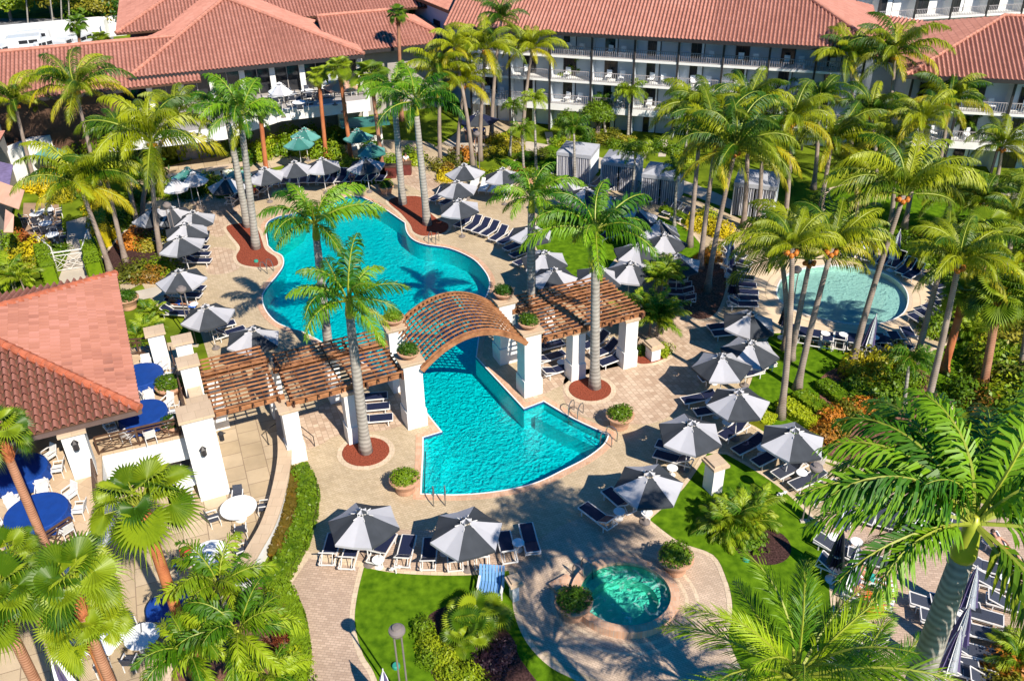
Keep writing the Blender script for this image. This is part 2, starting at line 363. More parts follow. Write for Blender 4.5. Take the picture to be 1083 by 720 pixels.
M['l_green']=leafmat('leaf_green',(.03,.09,.003),(.17,.27,.008),.2,2.2)
M['l_lime']=leafmat('leaf_lime',(.10,.19,.004),(.36,.42,.012),.2,2.2)
M['l_yellow']=leafmat('leaf_yellow',(.24,.24,.008),(.62,.48,.01),.2,2.2)
M['l_orange']=leafmat('leaf_orange',(.14,.10,.012),(.55,.20,.02),.2,2.6)
M['l_red']=leafmat('leaf_red',(.12,.03,.012),(.40,.12,.02),.2,2.6)
M['l_purple']=leafmat('leaf_purple',(.045,.02,.03),(.14,.07,.08),.2,2.6)
M['l_olive']=leafmat('leaf_olive',(.08,.10,.008),(.28,.25,.02),.2,2.2)
# water: clear tinted surface with sky reflections, real basin below
def watermat(name, tint, bs=.35, sc=1.6, foam=0):
    m=bpy.data.materials.new(name); m.use_nodes=True; nt=m.node_tree; nt.nodes.clear(); out=nt.nodes.new('ShaderNodeOutputMaterial')
    tr=nt.nodes.new('ShaderNodeBsdfTransparent'); gl=nt.nodes.new('ShaderNodeBsdfGlossy'); gl.inputs['Roughness'].default_value=.06
    tc=nt.nodes.new('ShaderNodeTexCoord')
    n1=nt.nodes.new('ShaderNodeTexNoise'); n1.inputs['Scale'].default_value=sc; n1.inputs['Detail'].default_value=4; n1.inputs['Distortion'].default_value=.8; nt.links.new(tc.outputs['Object'],n1.inputs[0])
    bp=nt.nodes.new('ShaderNodeBump'); bp.inputs['Strength'].default_value=bs; bp.inputs['Distance'].default_value=.12; nt.links.new(n1.outputs[0],bp.inputs['Height'])
    fr=nt.nodes.new('ShaderNodeFresnel'); fr.inputs[0].default_value=1.33; nt.links.new(bp.outputs[0],fr.inputs['Normal']); nt.links.new(bp.outputs[0],gl.inputs['Normal'])
    r=nt.nodes.new('ShaderNodeValToRGB'); r.color_ramp.elements[0].position=.36; r.color_ramp.elements[1].position=.66
    r.color_ramp.elements[0].color=tuple(x*.88 for x in tint)+(1,); r.color_ramp.elements[1].color=tuple(min(1,x*1.07) for x in tint)+(1,)
    n2=nt.nodes.new('ShaderNodeTexNoise'); n2.inputs['Scale'].default_value=sc*2.6; n2.inputs['Detail'].default_value=3; n2.inputs['Distortion'].default_value=1.5; nt.links.new(tc.outputs['Object'],n2.inputs[0])
    nt.links.new(n2.outputs[0],r.inputs[0]); nt.links.new(r.outputs[0],tr.inputs[0])
    mx=nt.nodes.new('ShaderNodeMixShader'); nt.links.new(fr.outputs[0],mx.inputs[0]); nt.links.new(tr.outputs[0],mx.inputs[1]); nt.links.new(gl.outputs[0],mx.inputs[2])
    last=mx
    if foam:
        n3=nt.nodes.new('ShaderNodeTexNoise'); n3.inputs['Scale'].default_value=1.6; n3.inputs['Detail'].default_value=8; n3.inputs['Distortion'].default_value=2.2; nt.links.new(tc.outputs['Object'],n3.inputs[0])
        rr=nt.nodes.new('ShaderNodeValToRGB'); rr.color_ramp.elements[0].position=.54; rr.color_ramp.elements[1].position=.70; rr.color_ramp.elements[1].color=(foam,foam,foam,1)
        nt.links.new(n3.outputs[0],rr.inputs[0]); df=nt.nodes.new('ShaderNodeBsdfDiffuse'); df.inputs[0].default_value=(.5,.72,.66,1)
        m2=nt.nodes.new('ShaderNodeMixShader'); nt.links.new(rr.outputs[0],m2.inputs[0]); nt.links.new(mx.outputs[0],m2.inputs[1]); nt.links.new(df.outputs[0],m2.inputs[2]); last=m2
    nt.links.new(last.outputs[0],out.inputs[0]); return m
M['water']=watermat('pool_water',(.045,.965,.998),.16,3.6)
M['water_kids']=watermat('wading_water',(.68,.995,.965),.04,3.5)
M['water_tub']=watermat('spa_water',(.42,.99,.88),.4,3.2,foam=.6)
# ================================================================ GROUND, POOLS, PAVING
pool_pts=[(282,238),(293,230),(307,227),(330,221),(352,214),(370,207,1),(383,209,1),(393,214),(406,221),(428,236,1),(430,246),(437,254),(450,259),(475,263),(498,273),(510,284),(517,296),(516,308),(511,318,1),(503,378,1),(554,433,1),(575,425,1),(606,443),(643,460,1),(638,470),(620,484),(595,497),(570,509),(545,516),(513,521),(480,523),(446,522,1),(447,500),(448,480),(448,463,1),(468,457,1),(452,437,1),(424,405,1),(400,392),(375,379),(345,364),(323,352),(307,347),(292,340),(281,327),(278,314),(283,304),(293,292),(300,281),(299,271),(290,266,1),(284,260,1)]
POOL=px_poly(pool_pts,0,True,4)
def ell(c,r1,r2,rot=0,n=40): return [(c[0]+r1*cos(2*pi*k/n)*cos(rot)-r2*sin(2*pi*k/n)*sin(rot), c[1]+r1*cos(2*pi*k/n)*sin(rot)+r2*sin(2*pi*k/n)*cos(rot)) for k in range(n)]
KC=((17.9+26.1)/2,52.7); KIDS_P=px_poly([(822,312),(826,297),(840,287),(862,282),(890,281),(918,284),(940,291),(955,303),(960,316),(955,331),(938,340),(915,343),(890,341),(865,336),(845,330),(830,322)],0,True,3)
TC=(4.62,26.72); TUB=ell(TC,1.92,1.72,0)
if area(POOL)<0: POOL=POOL[::-1]
if area(KIDS_P)<0: KIDS_P=KIDS_P[::-1]
def ground(name, mb, m, kind='structure', **k): return tag(mb.build(name,m,**k),kind=kind)
g=MB(); big=[(-700,-60),(700,-60),(700,1300),(-700,1300)]
holes=[offset(POOL,.30)[::-1],offset(KIDS_P,.05)[::-1],TUB[::-1]]
g.sheet([big]+holes,0.0); ground('ground',g,M['grass2'])
def paved(name, pts, m, z, holes=(), sm=True, world_pts=None):
    p=world_pts or px_poly(pts,0,sm,4)
    if area(p)<0: p=p[::-1]
    mb=MB(); mb.sheet([p]+[h for h in holes],z); return ground(name,mb,m)
deck_pts=[(222,445,1),(232,425),(205,330),(196,330),(170,330),(150,300,1),(128,311,1),(127,301,1),(168,288),(178,268),(160,255),(150,225),(160,205),(215,205),(262,205),(300,178),(340,180),(372,196),(410,192),(425,176),(445,164),(470,150),(500,130),(540,122,1),(560,130,1),(480,160),(462,180),(470,190),(520,190),(545,170),(575,172),(630,186),(690,198),(745,215),(800,238),(860,248),(900,252),(960,266),(1005,290),(1022,320),(1010,360),(975,378),(920,376),(870,364),(833,353),(812,356),(800,385),(780,425),(775,440),(800,450),(850,478),(900,500),(960,508),(1030,530),(1150,560,1),(1250,760,1),(1000,1000,1),(560,900,1),(320,800,1),(310,600),(300,560),(305,500),(300,450,1)]
DECK=px_poly(deck_pts,0,True,4)
if area(DECK)<0: DECK=DECK[::-1]
paved('pool_deck',None,M['deck'],.012,[offset(POOL,.28)[::-1],offset(KIDS_P,.3)[::-1],TUB[::-1]],world_pts=DECK)
# pool coping (real kerb, 12 cm of edge), waterline tile, basin, water
def pool(poly, name, depth, wl, cw, mcop, mwall, mfloor, mwater, ch=.03, tile=.16):
    mb=MB(); ring(mb,poly,offset(poly,cw),ch); wallring(mb,offset(poly,cw)[::-1],ch,0.0); ground(name+'_coping',mb,mcop)
    mb=MB(); ring(mb,offset(poly,.0),offset(poly,.075),ch+.006); ground(name+'_white_trim',mb,M['white'])
    mb=MB(); P2=poly[::-1]; 
    wallring(mb,P2,ch-tile,ch); ground(name+'_waterline_tiles',mb,M['tiledark'])
    mb=MB(); wallring(mb,P2,-depth,ch-tile); mb.sheet([poly],-depth); ground(name+'_basin',mb,mfloor)
    mb=MB(); mb.sheet([offset(poly,-.005)],wl); ground(name+'_water',mb,mwater)
pool(POOL,'pool',1.35,-.09,.42,M['coping'],M['plaster'],M['plaster'],M['water'])
pool(KIDS_P,'wading_pool',.42,-.06,.30,M['border'],M['plaster_pale'],M['plaster_pale'],M['water_kids'],.03,.03)
# wide stepped sandstone rings round the wading pool
mb=MB(); ring(mb,offset(KIDS_P,.31),offset(KIDS_P,.75),.020); ring(mb,offset(KIDS_P,.80),offset(KIDS_P,2.5),.018); ground('wading_pool_paving',mb,mat('sand_stone',(.68,.52,.35),.8,.12,.8,bump=.1))
# submerged bench on the right of the lower pool, beach entry on the left of the upper one
bench=px_poly([(566,434),(576,427),(606,444),(640,461),(634,467),(600,452)])
mb=MB(); mb.prism(bench,-1.34,-.45); ground('pool_bench',mb,M['plaster_pale'] if False else M['plaster'])
beach=px_poly([(284,260),(283,239),(294,231),(308,228),(325,224),(318,240),(300,252),(292,262)])
mb=MB(); mb.prism(beach,-1.34,-.16); ground('pool_beach_entry',mb,mat('beach_plaster',(.66,.70,.60),.7,.1,2))
step=px_poly([(449,465),(470,458),(478,466),(466,480),(464,500),(462,521),(447,521)])
mb=MB(); mb.prism(offset(step,-.03),-1.34,-.75); ground('pool_step',mb,M['plaster'])
# coloured paving fields, 4 mm sheets over the deck
Z1=.018
paved('pink_paving',[(600,395),(640,385),(700,340),(745,330),(760,350),(745,400),(700,445),(640,445),(600,430)],M['deckpink'],Z1)
paved('pink_paving',[(300,445,1),(360,420,1),(440,415,1),(425,450),(360,460),(340,470),(318,478,1)],M['deckpink'],Z1)
paved('pink_paving',[(225,262),(250,266),(252,285),(222,290),(218,275)],M['deckpink'],Z1)
paved('pink_paving',[(575,380,1),(680,350,1),(665,385,1),(615,398),(560,425,1),(545,405,1)],M['deckpink'],Z1)
paved('pink_paving',[(400,180),(440,178),(480,205),(500,225),(470,218),(450,205)],M['deckpink'],Z1)
paved('pink_paving',[(210,212),(300,195),(330,192),(300,205),(262,216),(236,250),(215,240)],M['deckpink'],Z1)
paved('brick_deck',[(872,540,1),(905,515),(960,512),(1040,535),(1150,560,1),(1250,760,1),(1000,1000,1),(880,900,1),(905,690),(900,640),(885,600)],M['walk'],Z1)
paved('sun_deck_brick',[(345,566),(400,560),(480,562),(560,566),(600,590),(545,600),(500,606),(430,605),(385,598),(345,588)],M['walk'],Z1)
walk=[(327,590,1),(350,595),(384,600,1),(378,630),(374,665),(383,695),(402,730),(430,800,1),(300,800,1),(320,720),(324,680),(318,650),(303,624,1)]
paved('brick_walk',walk,M['walk'],.022)
wl=px_poly(walk,0,True,4); wl=wl[::-1] if area(wl)<0 else wl
mb=MB(); ring(mb,offset(wl,-.02),offset(wl,.34),.026); ground('walk_border',mb,M['border'])
# round plaza about the hot tub with circular border courses
PL=ell((5.3,27.2),5.4,4.9,0,48)
mb=MB(); mb.sheet([PL,TUB[::-1]],.022); ground('spa_plaza',mb,brickmat('plaza_paver',(.48,.36,.26,1),(.60,.46,.34,1),(.36,.27,.2,1),.2,.1,rot=.5,ms=.012,big=.12))
mb=MB()
for r in (2.55,3.0): ring(mb,ell(TC,r,r*.92),ell(TC,r+.16,(r+.16)*.92),.026)
ground('spa_plaza_bands',mb,M['border'])
# lawns
def lawn(pts,z=.03,sm=True):
    p=px_poly(pts,0,sm,4); p=p[::-1] if area(p)<0 else p
    mb=MB(); mb.prism(p,0.0,z+.02); o=ground('lawn',mb,M['grass'])
    mb=MB(); ring(mb,offset(p,.004),offset(p,.22),z+.006); wallring(mb,offset(p,.22)[::-1],z+.006,0); ground('lawn_kerb',mb,M['border'])
lawn([(385,600.5,1),(425,607),(492,609),(538,604,1),(541,625),(544,650),(557,680),(582,706),(620,728),(680,790,1),(420,790,1),(398,717),(384,692),(375.5,660),(378,630)])
lawn([(687,550,1),(723,517),(748,480,1),(768,481,1),(793,495),(823,515),(850,540),(866,564),(875,590),(877,625),(882,660),(900,720,1),(800,740,1),(772,680),(774,655),(774,635),(768,612),(754,587),(718,573)])
lawn([(815,353,1),(833,354),(857,363),(900,371),(960,378),(1010,362),(1034,350),(1034,392),(1005,420),(1010,470),(1000,520,1),(930,500),(850,478),(800,452),(783,437),(794,405),(803,378)])
lawn([(565,240),(600,226),(640,232),(660,225),(690,228),(722,240),(742,262),(733,275),(700,262),(665,262),(640,290),(650,308),(615,318,1),(595,312),(590,285),(570,268)])
lawn([(880,200),(940,195),(1010,200),(1090,215),(1100,250),(1060,262),(1010,262),(950,262),(900,246),(875,230)])
lawn([(540,175),(560,165),(595,150),(588,185),(560,190)])
def mulch(pts,m,z=.06,sm=True):
    p=px_poly(pts,0,sm,4); p=p[::-1] if area(p)<0 else p
    mb=MB(); mb.prism(p,0,z); ground('mulch_bed',mb,m)
    mb=MB(); ring(mb,offset(p,.004),offset(p,.25),.034); wallring(mb,offset(p,.25)[::-1],.034,0); ground('bed_edging',mb,M['border'])
def mulch_c(px,py,r,m,z=.07,n=24):
    c=G(px,py); p=ell((c.x,c.y),r,r*.95,0,n)
    mb=MB(); mb.prism(p,0,z); ground('mulch_bed',mb,m)
    mb=MB(); ring(mb,offset(p,.004),offset(p,.28),.034); wallring(mb,offset(p,.28)[::-1],.034,0); ground('bed_edging',mb,M['border'])
mulch_c(387,478,1.22,M['mulch_red']); mulch_c(624,412,1.2,M['mulch_red'])
mulch([(240,240),(258,237),(272,243),(277,255),(281,265),(292,273),(293,281),(276,283),(256,280),(250,272),(254,262),(245,250)],M['mulch_red'])
mulch([(411,214),(421,209),(445,209),(452,222),(462,232),(474,238),(470,246),(450,250),(438,246),(434,238),(424,226)],M['mulch_red'])
mulch_c(806,577,1.28,M['mulch_dark'])
mulch([(868,400),(905,385),(950,385),(985,400),(990,440),(960,475),(905,488),(868,478),(848,462),(868,440)],M['mulch_brown'])
mulch([(722,312),(735,285),(760,280),(768,300),(758,330),(740,338),(725,330)],M['mulch_brown'])
mulch([(672,372),(690,362),(706,366),(708,376),(690,384),(674,384)],M['mulch_red'])
mulch([(112,270),(150,232),(178,236),(182,262),(172,284),(130,296),(112,290)],M['mulch_dark'])
mulch([(225,615),(300,628),(318,680),(318,800,1),(170,800,1),(190,680)],M['mulch_brown'])
mulch([(455,650),(500,640),(540,672),(552,700),(600,760,1),(480,760,1),(448,690)],M['mulch_dark'],.06)
# garden paths, patios at ground level
paved('garden_path',[(126,312,1),(200,296,1),(202,306,1),(128,322,1)],M['concrete'],.02,sm=False)
paved('garden_path',[(70,235,1),(95,228,1),(98,265,1),(112,300,1),(60,300,1),(72,270,1)],M['concrete'],.02,sm=False)
paved('garden_path',[(470,150),(520,152),(560,150),(640,168),(720,190),(780,215),(775,222),(710,200),(630,178),(560,160),(500,162)],M['concrete'],.02)
paved('garden_path',[(530,185),(560,176),(600,170),(600,178),(560,186),(532,194)],M['concrete'],.02)
paved('garden_path',[(1035,203,1),(1100,203,1),(1100,212,1),(1035,210,1)],M['concrete'],.034+.02,sm=False)
paved('garden_path',[(1020,182,1),(1028,182,1),(1042,206,1),(1034,208,1)],M['concrete'],.034+.025,sm=False)
for a,b in (((580,140),(584,156)),((685,150),(679,168)),((703,148),(700,166))):
    p=[(a[0]-4,a[1]),(a[0]+4,a[1]),(b[0]+4,b[1]),(b[0]-4,b[1])]; paved('stepping_path',p,M['concrete'],.024,sm=False)
paved('patio',[(150,480,1),(215,440,1),(298,440,1),(305,480),(303,515),(292,560),(275,590),(258,612,1),(235,640),(210,680),(195,800,1),(-80,800,1),(-80,600,1)],M['patio'],.02)
paved('service_yard',[(-200,20,1),(120,20,1),(120,75,1),(-200,90,1)],mat('yard_asphalt',(.16,.16,.17),.85,.15,.4),.02,sm=False)
paved('garden_bed_ground',[(300,150),(450,150),(440,170),(400,178),(350,176),(300,175),(230,196),(150,210),(140,190),(220,165)],M['patio'],.02)
paved('terrace_patio',[(22,262,1),(25,215,1),(62,215,1),(68,258,1)],mat('brown_pavers',(.33,.22,.15),.8,.15,1.5),.022,sm=False)
# ================================================================ ROOFS AND BUILDINGS
def roof_plane(poly, pitch=.32, amp=.07, row=.42, step=.035, name='roof', parent=None, m=None, seg=6):
    """poly: 3-D coplanar points; first edge is the eave, right to left or left to right"""
    P=[Vector(p) for p in poly]; u=(P[1]-P[0]).normalized(); nrm=(P[1]-P[0]).cross(P[2]-P[0]).normalized()
    if nrm.z<0: nrm=-nrm
    v=nrm.cross(u)
    if v.z<0: v=-v
    L=[((p-P[0]).dot(u),(p-P[0]).dot(v)) for p in P]
    us=[a for a,b in L]; vs_=[b for a,b in L]; u0,u1=min(us),max(us)
    def span(x):
        ys=[]
        for i in range(len(L)):
            (a,b),(c,d)=L[i],L[(i+1)%len(L)]
            if abs(a-c)<1e-9: 
                if abs(x-a)<1e-6: ys+= [b,d]
                continue
            t=(x-a)/(c-a)
            if -1e-6<=t<=1+1e-6: ys.append(b+(d-b)*t)
        return (min(ys),max(ys)) if ys else None
    n=max(2,int((u1-u0)/pitch*seg)); du=(u1-u0)/n
    xs=[u0+du*i for i in range(n+1)]; sp=[span(min(max(x,u0+1e-4),u1-1e-4)) for x in xs]
    V=[]; F=[]; UV=[]
    vmax=max(vs_); nr=max(1,int(vmax/row+.999))
    def off(x):
        ph=(x-u0)/pitch%1.0
        return amp*1.25*sin(pi*ph/.58) if ph<.58 else -amp*.6*sin(pi*(ph-.58)/.42)
    for k in range(nr):
        a,b=k*row,(k+1)*row
        for i in range(n):
            if sp[i] is None or sp[i+1] is None: continue
            q=[]
            for x,s in ((xs[i],sp[i]),(xs[i+1],sp[i+1])):
                q.append((x,max(a,s[0]),min(b,s[1])))
            if q[0][2]-q[0][1]<=1e-4 and q[1][2]-q[1][1]<=1e-4: continue
            pts=[(q[0][0],q[0][1]),(q[1][0],q[1][1]),(q[1][0],max(q[1][1],q[1][2])),(q[0][0],max(q[0][1],q[0][2]))]
            base=len(V)
            for (x,y) in pts:
                V.append(P[0]+u*x+v*y+nrm*(off(x)+step*(1-(y-a)/row)+.03)); UV.append(((x-u0)/pitch,(k+min(.999,max(.001,(y-a)/row)))))
            F.append((base,base+1,base+2,base+3))
    me=bpy.data.meshes.new(name); me.from_pydata([tuple(p) for p in V],[],F)
    uvl=me.uv_layers.new(name='UVMap')
    cen=[( sum(UV[i][0] for i in f)/4,sum(UV[i][1] for i in f)/4) for f in F]
    flat=[]
    for f,c in zip(F,cen):
        for i in f: flat+= [c[0],c[1]]
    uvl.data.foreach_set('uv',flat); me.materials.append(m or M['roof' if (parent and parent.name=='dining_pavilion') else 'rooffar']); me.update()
    o=bpy.data.objects.new(name,me); COL.objects.link(o)
    if parent is not None: o.parent=parent; KIDS.setdefault(parent.name,[]).append(o)
    # solid deck below the tiles
    mb=MB(); t=nrm*-.18; k=len(P); mb.add([p for p in P]+[p+t for p in P],[tuple(range(k)),tuple(range(2*k-1,k-1,-1))]+[(i,(i+1)%k,(i+1)%k+k,i+k) for i in range(k)])
    mb.build('roof_deck',M['bronze'],parent)
    return o
def ridge(a,b,parent,r=.15,name='ridge_tiles'):
    a=Vector(a);b=Vector(b);n=max(2,int((b-a).length/.42)); mb=MB()
    for i in range(n):
        p=a.lerp(b,i/n);q=a.lerp(b,(i+1.12)/n); mb.tube([p,q],[r*1.12,r*.92],8)
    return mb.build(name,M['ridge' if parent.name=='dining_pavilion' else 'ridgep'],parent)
def st_box(mb,s0,s1,t0,t1,z0,z1,mi=0):
    c=ST((s0+s1)/2,(t0+t1)/2,(z0+z1)/2); mb.box(c,(abs(s1-s0),abs(t1-t0),abs(z1-z0)),A24,mi)
# ---- dining pavilion with the big hipped roof, bottom left
pav=thing('dining_pavilion',(0,0,0),0,'open dining pavilion with big pink clay tile hipped roof at the left edge','pavilion')
ez=6.0; s1,t0,t1=-13.0,-1.1,13.0; hw=(t1-t0)/2; sl_=.36; s0=-27.1; az=ez+hw*sl_
cFR=ST(s1,t0,ez);cBR=ST(s1,t1,ez);cFL=ST(s0,t0,ez);cBL=ST(s0,t1,ez);AP=ST(s1-hw,t0+hw,az)
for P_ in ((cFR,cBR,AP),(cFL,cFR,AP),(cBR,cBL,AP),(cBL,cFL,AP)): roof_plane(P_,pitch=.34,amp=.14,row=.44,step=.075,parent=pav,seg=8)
for q in (cFR,cBR,cFL,cBL): ridge(q+Vector((0,0,.06)),AP+Vector((0,0,.12)),pav,.20)
mb=MB()
for a,b in ((cFR,cBR),(cFL,cFR),(cBR,cBL)):
    mb.bar(a-Vector((0,0,.13)),b-Vector((0,0,.13)),.10,.22)
mb.build('gutter',mat('gutter',(.13,.09,.08),.4,.1,3),pav)
mb=MB(); st_box(mb,s0+.4,s1-.5,t0+.5,t1-.5,ez-.32,ez-.15); mb.build('soffit',M['greyw'],pav)
mb=MB(); st_box(mb,s0+1,-17.2,3.2,t1-1,3.2,ez-.32); mb.build('wall',M['greyw'],pav)
for (a,b) in ((-14.3,10.5),(-14.3,5.6),(-20.5,.2)):
    mb=MB(); st_box(mb,a-.3,a+.3,b-.3,b+.3,3.2,ez-.32); mb.build('column',M['white'],pav)
# ---- raised terrace
ter=thing('dining_terrace',(0,0,0),0,'raised white terrace with tan paving and bronze railings beside the pavilion','terrace')
mb=MB(); tp=[(-27,12),(-10.9,9.0),(-10.6,7),(-10.3,.05),(-15.2,.35),(-15.4,-4.2),(-16.6,-5.1),(-18.5,-6.3),(-27,-11)]
poly=[tuple(ST(a,b).to_2d()) for a,b in tp]
mb.prism(poly,3.02,3.2); mb.build('terrace_floor',brickmat('terrace_paver',(.52,.38,.25,1),(.60,.46,.31,1),(.42,.3,.2,1),.6,.6,rot=A24,ms=.01,big=.14),ter)
mb=MB(); poly2=offset(poly if area(poly)>0 else poly[::-1],-.03)
mb.prism(poly2,1.7,3.02); mb.build('wall',M['white'],ter)
mb=MB(); mb.prism(offset(poly2,-1.6),0,1.7); mb.build('inner_wall',M['greyw'],ter)
for a,b in ((-15.4,.0),(-10.7,.4),(-18.4,-4.4)):
    mb=MB(); st_box(mb,a-.3,a+.3,b-.1,b+.5,0,1.7); mb.build('column',M['white'],ter)
def railing(name,a,b,z,parent=None,h=1.0,label=None,m=None,lattice=True,grp=None):
    a=Vector((a.x,a.y,z));b=Vector((b.x,b.y,z));L=(b-a).length;n=max(1,round(L/1.45))
    o=thing(name,a,0,label,'railing',grp) if parent is None else None
    par=o or parent; off=a if o else Vector((0,0,0)); A=a-off;B=b-off
    mb=MB()
    for i in range(n+1):
        p=A.lerp(B,i/n); mb.bar(p,p+Vector((0,0,h)),.07)
    mb.build('posts',m or M['bronze'],par)
    mb=MB()
    for z_ in (.1,.82*h,h): mb.bar(A+Vector((0,0,z_)),B+Vector((0,0,z_)),.07 if z_==h else .045)
    mb.build('rails',m or M['bronze'],par)
    mb=MB()
    for i in range(n):
        p=A.lerp(B,i/n);q=A.lerp(B,(i+1)/n);mid=(p+q)/2
        if lattice:
            for x,y in ((p,q),(q,p),(p,mid),(mid,q),(mid,p),(q,mid)):
                mb.bar(x+Vector((0,0,.1)),y+Vector((0,0,.82*h)),.028)
    if lattice: mb.build('lattice',m or M['bronze'],par)
    return par
railing('terrace_railing',ST(-15.3,.28),ST(-11.7,.12),3.2,label='bronze lattice railing on the white terrace edge under the pavilion corner',grp='terrace railings')
railing('terrace_railing',ST(-16.5,-4.92),ST(-18.4,-6.08),3.2,label='bronze lattice railing beside the lowest big blue round table',grp='terrace railings')
railing('terrace_railing',ST(-15.5,-4.0),ST(-15.5,-1.3),3.2,label='short bronze railing by the white pier below the pavilion eave',grp='terrace railings')
railing('terrace_railing',ST(-14.2,8.9),ST(-11.3,8.0),3.2,label='bronze railing at the far terrace end beside the feathery palms',grp='terrace railings')
# white piers with cast stone caps
def pier(s0,s1,t0,t1,z0,z1,label,base=False,cat='pier',grp='white piers of the terrace stair'):
    c=ST((s0+s1)/2,(t0+t1)/2,0); o=thing('white_pier',c,A24,label,cat,grp); w,d=abs(s1-s0),abs(t1-t0)
    mb=MB(); mb.box((0,0,(z0+z1)/2),(w,d,z1-z0)); mb.build('shaft',M['white'],o)
    mb=MB(); mb.box((0,0,z1+.075),(w+.22,d+.22,.15)); mb.build('cap',M['cap'],o)
    if base: mb=MB(); mb.box((0,0,z0+.35),(w+.14,d+.14,.7)); mb.build('plinth',M['white'],o)
    return o
P1=pier(-11.5,-10.1,-1.2,-.1,0,4.75,'tallest white pier with wall lanterns at the patio corner')
pier(-10.95,-10.15,.0,1.1,0,4.3,'low white pier cap stepping up behind the lantern pier')
pier(-10.95,-10.1,2.6,3.4,0,5.3,'white square pier beside the terracotta planter and cedar pergola end')
pier(-10.9,-10.1,4.9,5.6,0,5.3,'white pier at the far end of the terrace wall under the left umbrellas')
pier(-12.1,-11.3,6.4,7.1,0,5.3,'white pier left of the far terrace wall end beside feathery palms')
pier(-16.4,-15.45,-1.2,-.3,0,5.6,'white pier holding the pavilion eave above the patio')
w_=thing('terrace_wall',(0,0,0),0,'white parapet wall with stone cap between the terrace piers','wall')
mb=MB(); st_box(mb,-10.75,-10.3,1.12,2.58,0,4.0); st_box(mb,-10.75,-10.3,3.42,4.88,0,4.0); mb.build('wall',M['white'],w_)
mb=MB(); st_box(mb,-10.85,-10.2,1.13,2.57,4.0,4.12); st_box(mb,-10.85,-10.2,3.43,4.87,4.0,4.12); mb.build('cap',M['cap'],w_)
mb=MB(); 
for k in range(26): 
    t=.2+k*.27; p=ST(-11.15,t,3.2); mb.bar(p,p+Vector((0,0,.95)),.03)
mb.bar(ST(-11.15,.1,4.15),ST(-11.15,6.9,4.15),.07); 
tag(mb.build('handrail',M['bronze']),'bronze baluster railing along the inside of the white pier wall','railing')
def lantern(p,rz,label):
    o=thing('wall_lantern',p,rz,label,'lantern','wall lanterns'); mb=MB(); mb.lathe([(.05,-.3),(.13,-.25),(.13,.1),(.17,.12),(.03,.28)],6); mb.build('cage',M['dark'],o)
    mb=MB(); mb.box((0,0,-.08),(.16,.16,.22)); mb.build('lamp_glass',mat('frosted',(.6,.6,.58),.3,.05,5),o); mb=MB(); mb.bar((0,0,.1),(0,.22,.1),.04); mb.build('bracket',M['dark'],o)
lantern(ST(-10.85,-1.42,3.1),A24,'black lantern on the front of the tall white pier'); lantern(ST(-9.9,-.6,3.1),A24-pi/2,'black lantern on the side of the tall white pier')
lantern(ST(-15.9,-1.42,5.2),A24,'black lantern on the white pier under the pavilion eave')
# curved garden wall round the patio
def curvewall(pts,w,h,label,z=0):
    c=[G(p[0],p[1],0) for p in pts]; c=[Vector((v.x,v.y)) for v in smooth([(q.x,q.y) for q in c],False,5)]
    o=thing('garden_wall',(0,0,0),0,label,'wall'); 
    def strip(wd,z0,z1,m,nm):
        L=[];R=[]
        for i,p in enumerate(c):
            d=(c[min(i+1,len(c)-1)]-c[max(0,i-1)]).normalized(); n=Vector((-d.y,d.x))
            L.append(tuple(p+n*wd/2));R.append(tuple(p-n*wd/2))
        mb=MB(); N=len(c); vs=[(p[0],p[1],zz) for zz in (z0,z1) for p in L+R[::-1]]; T=2*N
        fs=[(i,(i+1)%T,(i+1)%T+T,i+T) for i in range(T)]
        for i in range(N-1): fs.append((T+i,T+i+1,T+T-2-i,T+T-1-i)); 
        mb.add(vs,fs); mb.build(nm,m,o)
    strip(w,z,z+h,M['white'],'wall'); strip(w+.14,z+h,z+h+.1,M['cap'],'cap'); return o
curvewall([(300,447),(304,490),(299,528),(288,566),(271,598),(254,628)],.55,.85,'curved white garden wall with tan cap between patio and hedge')
# ---- pergola
def pillar(s,t,w,h,label,pot=False,plinth=True,d=None):
    o=thing('pergola_pillar',ST(s,t),A24,label,'pillar','white square pergola pillars'); d=d or w
    mb=MB(); mb.box((0,0,h/2),(w,d,h)); mb.build('shaft',M['white'],o)
    mb=MB(); mb.box((0,0,.55),(w+.12,d+.12,1.1)); mb.build('plinth',M['white'],o)
    mb=MB(); mb.box((0,0,h+.06),(w+.14,d+.14,.12)); mb.box((0,0,h+.17),(w+.3,d+.3,.10)); mb.build('cap',M['cap'],o)
    return o
pillar(-6.5,.15,.8,3.15,'white pergola pillar standing at the end of the curved garden wall')
pillar(-3.35,.3,.75,3.15,'shaded white pergola pillar behind the palm trunk in a red mulch circle')
pillar(0,.35,1.0,4.0,'tall white pillar with pot at the left front of the arched pergola')
pillar(.35,3.9,1.0,4.0,'tall white pillar with pot at the left back of the arched pergola')
pillar(6.85,.3,1.0,4.0,'tall white pillar with pot at the right front of the arched pergola over the pool edge')
pillar(6.95,3.9,1.0,4.0,'tall white pillar with pot at the right back of the arched pergola')
pillar(9.85,.45,.8,3.15,'white pillar just left of the right palm trunk in red mulch')
pillar(13.2,.3,.8,3.15,'rightmost front white pergola pillar beside the feathery clump')
pillar(-9.6,4.6,.7,3.15,'rear left pergola pillar half hidden behind cedar slats')
pillar(-6.5,4.3,.7,3.15,'rear pergola pillar behind the front left pillar')
pillar(-3.3,4.3,.7,3.15,'rear pergola pillar near the lower edge of the upper pool')
pillar(9.9,4.2,.7,3.15,'rear pergola pillar behind the right sun loungers')
pillar(13.1,4.2,.7,3.15,'rear right pergola pillar against the feathery clump')
